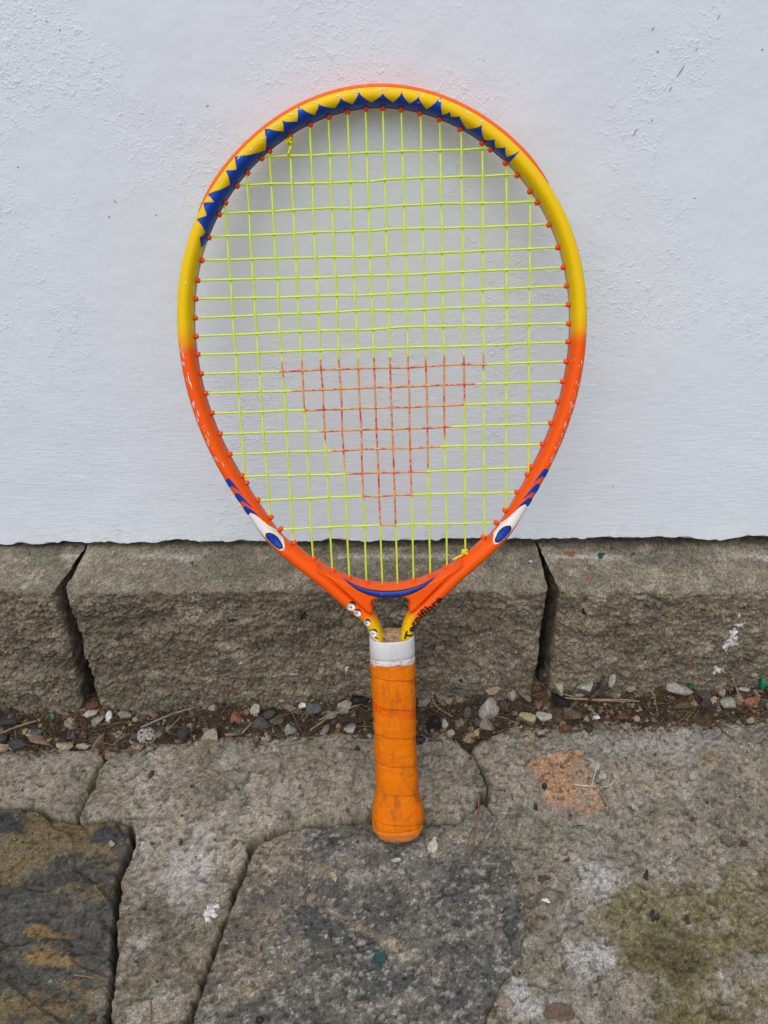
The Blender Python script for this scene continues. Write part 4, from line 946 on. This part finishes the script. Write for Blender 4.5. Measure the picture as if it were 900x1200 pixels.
rock('pebble', 418, 876, 7, 7, 30, 'black', 'small black grit stone in the slab left of the grip', 'pebble', .5, thick=5, sink=.8)
rock('pebble', 132, 988, 9, 8, 0, 'pale', 'small pale chip lying on the rusty slate stone', 'pebble', .8, sink=.4)
rock('seed', 178, 906, 6, 12, 25, 'maroon', 'curled dark brown seed on the middle concrete slab', 'seed', .2, sink=.5)
rock('seed', 212, 986, 4, 10, 5, 'maroon', 'thin red brown seed in the middle of the concrete slab', 'seed', .2, sink=.5)
rock('seed', 306, 1194, 10, 7, 0, 'black', 'black seed at the bottom edge of the grey stone', 'seed', .2, sink=.4)
rock('seed', 872, 987, 8, 7, 0, 'maroon', 'dark round seed at right on the concrete slab', 'seed', .2, sink=.4)
rock('pebble', 591, 1171, 19, 16, 0, 'pink', 'pale rounded pebble set flush in concrete at the bottom', 'pebble', .1, thick=8, sink=.85)
rock('pebble', 655, 1183, 38, 32, 0, 'brown', 'large brown rounded pebble set flush in pale concrete at the bottom', 'pebble', .1, thick=10, sink=.9)
rock('pebble', 846, 1007, 11, 10, 0, 'beige', 'pale round pebble set in the mossy concrete', 'pebble', .1, thick=7, sink=.8)
rock('pebble', 643, 884, 0+9, 8, 0, 'pale', 'small white stone chip on the orange brick patch', 'pebble', .8, sink=.5)
rock('pebble', 638, 920, 6, 9, 0, 'black', 'tiny black grit stone on the orange brick patch', 'pebble', .4, sink=.5)
rock('pebble', 628, 945, 5, 9, 0, 'black', 'tiny black grit stone below left of the brick patch', 'pebble', .4, sink=.5)

# thin splashes of paint and lime that follow the rough surfaces
def drape(name, u, v, ru, rv, key, parent, seed, off=.0005, n=22):
    rs = np.random.default_rng(seed); pts = []
    ph = rs.uniform(0, 6.28, 4)
    for ring_ in (0.0, .35, .68, 1.0):
        for k in range(n if ring_ else 1):
            a = 2*math.pi*k/n; rr = ring_*(1+.28*math.sin(2*a+ph[0])+.22*math.sin(3*a+ph[1])+.16*math.sin(5*a+ph[2])+.12*math.sin(8*a+ph[3]))
            p, nn, mpp = hit(u+ru*rr*math.cos(a), v+rv*rr*math.sin(a)); pts.append(np.array(p)+np.array(nn)*off*(1 if ring_ < .9 else .05))
    F = [(0, 1+k, 1+(k+1) % n) for k in range(n)]
    for r_ in range(2): b = 1+r_*n; F += [(b+k, b+n+k, b+n+(k+1) % n, b+(k+1) % n) for k in range(n)]
    return new_mesh(name, pts, F, pmat(key), parent, smooth=True)
for i, (u, v, a, b, key, par) in enumerate([
    (860, 742, 6, 5, 'white', kerb_r), (855, 754, 8, 6, 'white', kerb_r), (850, 759, 4, 3, 'white', kerb_r), (866, 733, 4, 3, 'white', kerb_r), (866, 722, 2, 3, 'white', kerb_r), (862, 748, 3, 3, 'white', kerb_r), (842, 785, 5, 4, 'white', kerb_r), (837, 788, 3, 2, 'white', kerb_r),
    (704, 651, 5, 3, 'teal', kerb_r), (718, 643, 3, 1.5, 'teal', kerb_r), (742, 649, 3, 1.5, 'teal', kerb_r), (668, 649, 6, 4, 'rust', kerb_r), (656, 656, 3, 2, 'rust', kerb_r), (692, 678, 4, 3, 'rust', kerb_r), (808, 779, 5, 3.5, 'rust', kerb_r), (779, 765, 3, 2, 'black', kerb_r), (684, 717, 2.5, 4, 'black', kerb_r), (768, 757, 4, 4, 'tan', kerb_r), (897, 762, 5, 5, 'beige', kerb_r),
    (133, 697, 4, 2.2, 'teal', kerb_mid), (225, 660, 2, 2, 'teal', kerb_mid), (356, 722, 4.5, 4, 'black', kerb_mid), (272, 727, 5, 2.5, 'black', kerb_mid), (342, 790, 2.5, 2, 'white', kerb_mid), (347, 790, 2, 1.6, 'white', kerb_mid), (406, 785, 2, 5, 'white', kerb_mid), (149, 681, 4, 2.4, 'grey', kerb_mid), (150, 716, 2.5, 5, 'rust', kerb_mid), (222, 709, 4, 1.8, 'rust', kerb_mid), (272, 810, 4, 2.5, 'rust', kerb_mid), (380, 765, 4, 4, 'tan', kerb_mid), (259, 786, 3, 2, 'blue', kerb_mid), (622, 658, 1.6, 1.4, 'white', kerb_mid), (540, 798, 3, 2, 'black', kerb_mid), (515, 760, 5, 4, 'beige', kerb_mid), (505, 783, 4, 3, 'beige', kerb_mid), (398, 780, 4, 3.5, 'beige', kerb_mid), (463, 723, 6, 3.5, 'beige', kerb_mid),
    (66, 811, 3, 3, 'beige', kerb_l), (61, 803, 2, 4, 'rust', kerb_l), (14, 715, 2, 2.5, 'rust', kerb_l), (40, 670, 3, 2, 'beige', kerb_l)]):
    drape('paint_fleck' if key in ('white', 'teal') else ('rust_stain' if key == 'rust' else 'aggregate_stone'), u, v, a, b, key, par, 300+i)
slabs = [c for c in pave.children if c.name.startswith('concrete_slab')]
for i, (u, v, a, b, key, par) in enumerate([(246, 1069, 6, 8, 'white', slabs[1]), (243, 1076, 4, 4, 'white', slabs[1]), (254, 1062, 3, 3, 'white', slabs[1]), (697, 897, 5, 9, 'pale', slabs[2]), (706, 908, 3, 6, 'pale', slabs[2]), (640, 1055, 4, 3, 'white', slabs[2]), (589, 878, 5, 4, 'pale', slabs[2]), (624, 872, 7, 4, 'wood', slabs[2]),
    (665, 1008, 3, 3, 'maroon', slabs[2]), (628, 1016, 5, 3, 'blue', slabs[2]), (636, 1030, 6, 5, 'maroon', slabs[2]), (757, 1026, 4, 5, 'black', slabs[2]), (767, 1074, 5, 8, 'black', slabs[2]), (805, 1078, 5, 5, 'maroon', slabs[2]), (835, 884, 6, 4, 'wood', slabs[2]), (740, 950, 4, 5, 'brown', slabs[2]), (768, 884, 1.8, 1.6, 'teal', slabs[2]), (897, 848, 2.2, 1.6, 'teal', slabs[2]), (167, 885, 2, 2, 'glass', slabs[1]), (170, 1066, 3, 2, 'black', slabs[1])]):
    drape('lime_spot' if key in ('white', 'pale') else 'embedded_grit', u, v, a, b, key, par, 600+i, .0004)

# the uncountable litter: dry needles and grit in the gap
def litter():
    rs = np.random.default_rng(77); Vs, Fs, Cs, o = [], [], [], 0
    pal = np.array([(.088, .056, .034), (.115, .078, .047), (.058, .040, .028), (.19, .14, .085), (.042, .031, .023), (.10, .062, .038)])
    bx = lambda x, y: float(bed(x, y))
    for _ in range(3600):
        x = rs.uniform(-.62, .52); y = EDGE_Y+rs.beta(1.3, 1.1)*(FOOT_Y-EDGE_Y+.004)-.001; L_ = rs.uniform(.008, .030); a = rs.normal(0, .7) if rs.random() < .7 else rs.uniform(0, 3.14)
        d = np.array([math.cos(a), math.sin(a)*.8]); bend = rs.normal(0, .25); P = []
        hz = rs.uniform(.0005, .0060); tilt = rs.normal(0, .12)
        for s in np.linspace(-.5, .5, 4):
            q = np.array([x, y])+d*L_*s+np.array([-d[1], d[0]])*bend*L_*(s*s-.1)
            yy = min(q[1], FOOT_Y+.004); P.append((q[0], yy, max(bx(q[0], yy), float(hplane(q[0], yy)) if yy < EDGE_Y else -1)+hz+tilt*L_*s))
        V, F = tube(np.array(P), rs.uniform(.00022, .00042), 3); Vs.append(V); Fs += [tuple(i+o for i in f) for f in F]; o += len(V)
        Cs.append(np.tile(pal[rs.integers(len(pal))]*rs.uniform(.6, 1.3), (len(V), 1)))
    k = NT('dry_needle'); k.fin(k.attr(), .75, None, .25)
    tag(new_mesh('needle_litter', np.concatenate(Vs), Fs, k.m, smooth=True, colors=np.concatenate(Cs)), 'brown dry pine needles and rootlets filling the gap', 'litter', kind='stuff')
    Vs, Fs, Cs, o = [], [], [], 0
    pal = np.array([(.22, .165, .10), (.15, .145, .13), (.045, .042, .04), (.25, .23, .19), (.09, .06, .04), (.14, .08, .05), (.27, .21, .12), (.07, .07, .07)])
    for _ in range(1700):
        x = rs.uniform(-.62, .52); y = EDGE_Y+rs.uniform(-.002, 1)*(FOOT_Y-EDGE_Y+.002); r_ = rs.gamma(2.2, .0007)+.0006
        V = rock_verts(rs.integers(1e6), .6, ICO1_V)*rs.uniform(.6, 1.2, 3)*r_; Q, _r = np.linalg.qr(rs.normal(size=(3, 3))); V = V@Q+[x, y, bx(x, y)+r_*.4+rs.uniform(0, .002)]
        Vs.append(V); Fs.append(ICO1_F+o); o += len(V); Cs.append(np.tile(pal[rs.integers(len(pal))]*rs.uniform(.7, 1.2), (len(V), 1)))
    tag(new_mesh('grit', np.concatenate(Vs), np.concatenate(Fs), M['conc'], smooth=False, colors=np.concatenate(Cs)), 'fine mixed grit and crumbs between kerb and slabs', 'grit', kind='stuff')
    # bark crumbs and leaf bits
    Vs, Fs, Cs, o = [], [], [], 0; pal2 = np.array([(.13, .075, .040), (.085, .055, .035), (.19, .13, .075), (.16, .14, .115), (.055, .038, .028)])
    for _ in range(520):
        x = rs.uniform(-.62, .52); y = EDGE_Y+rs.uniform(0, 1)*(FOOT_Y-EDGE_Y); a_, b_ = rs.uniform(.0012, .0032), rs.uniform(.0007, .0015)
        V = rock_verts(rs.integers(1e6), .9, ICO1_V)*[a_*1.5, b_, b_*.45]; Q, _r = np.linalg.qr(np.eye(3)+.45*rs.normal(size=(3, 3))); V = V@Q+[x, y, bx(x, y)+rs.uniform(.001, .005)]
        Vs.append(V); Fs.append(ICO1_F+o); o += len(V); Cs.append(np.tile(pal2[rs.integers(len(pal2))]*rs.uniform(.6, 1.2), (len(V), 1)))
    tag(new_mesh('bark_crumbs', np.concatenate(Vs), np.concatenate(Fs), M['soil'], smooth=False, colors=np.concatenate(Cs)), 'brown bark crumbs and leaf bits among the gap stones', 'bark crumbs', kind='stuff')
    # specks scattered on the paving
    Vs, Fs, Cs, o = [], [], [], 0
    for _ in range(420):
        x, y = rs.uniform(-.40, .40), rs.uniform(-.36, EDGE_Y-.004); p, n, i, t = BV.ray_cast(Vector((x, y, .3)), Vector((0, 0, -1)))
        if p is None: continue
        r_ = rs.gamma(2.0, .00035)+.0004; V = rock_verts(rs.integers(1e6), .6, ICO1_V)*rs.uniform(.6, 1.3, 3)*r_+[x, y, p.z+r_*.3]
        Vs.append(V); Fs.append(ICO1_F+o); o += len(V); Cs.append(np.tile(pal[rs.integers(len(pal))]*rs.uniform(.5, 1.2), (len(V), 1)))
    tag(new_mesh('paving_crumbs', np.concatenate(Vs), np.concatenate(Fs), M['conc'], smooth=False, colors=np.concatenate(Cs)), 'tiny crumbs and specks scattered on the paving', 'crumbs', kind='stuff')
litter()
# rusty wire lying in the slot under the plaster
strand('wire', [(398, 637), (425, 636.5), (448, 634.5), (462, 631.5)], .0004, 'rust', 'thin rusty wire on the kerb top under the wall edge', 'wire', .0008)

# knocks and scratches in the wall paint
M['knock'] = mat_plain('bare_plaster', (.33, .33, .35), .9, .25, 500)
def wall_mark(u, v, ru, rv, ang, seed):
    d = ray(u, v); t = (WALL_Y-CAM[1])/d[1]; P = CAM+d*t; mpp = t/FPX; rs = np.random.default_rng(seed); n = 11
    a = np.linspace(0, 2*math.pi, n+1)[:-1]; rr = rs.uniform(.5, 1.1, n); x = np.cos(a)*ru*rr; z = np.sin(a)*rv*rr; c, s_ = math.cos(R(ang)), math.sin(R(ang))
    V = [(P[0], WALL_Y-.0004, P[2])]+[(P[0]+(x[i]*c-z[i]*s_)*mpp, WALL_Y-.00025, P[2]+(x[i]*s_+z[i]*c)*mpp) for i in range(n)]
    new_mesh('paint_knock', V, [(0, 1+i, 1+(i+1) % n) for i in range(n)], M['knock'], wall, smooth=False)
for i, m in enumerate([(771, 60, 2.5, 1.4, 60), (765, 34, 2.5, 1.2, 50), (797, 84, 9, 1.1, 58), (786, 104, 4, .8, 60), (842, 20, 4, 1.0, 60), (816, 58, 3, .9, 55), (893, 58, 2, 1, 20), (764, 141, 1.6, 1, 30), (744, 155, 4, .7, 60), (814, 232, 1.8, 1, 0), (70, 35, 1.6, 1.2, 0), (21, 196, 1.5, 1.2, 0), (128, 254, 1.6, 1.1, 0), (55, 25, 1.2, 1, 0), (183, 252, 1.4, 1, 0), (243, 124, 3, .8, 30), (135, 236, 4, .6, -45), (718, 570, 1.3, 1, 0)]): wall_mark(*m, 900+i)
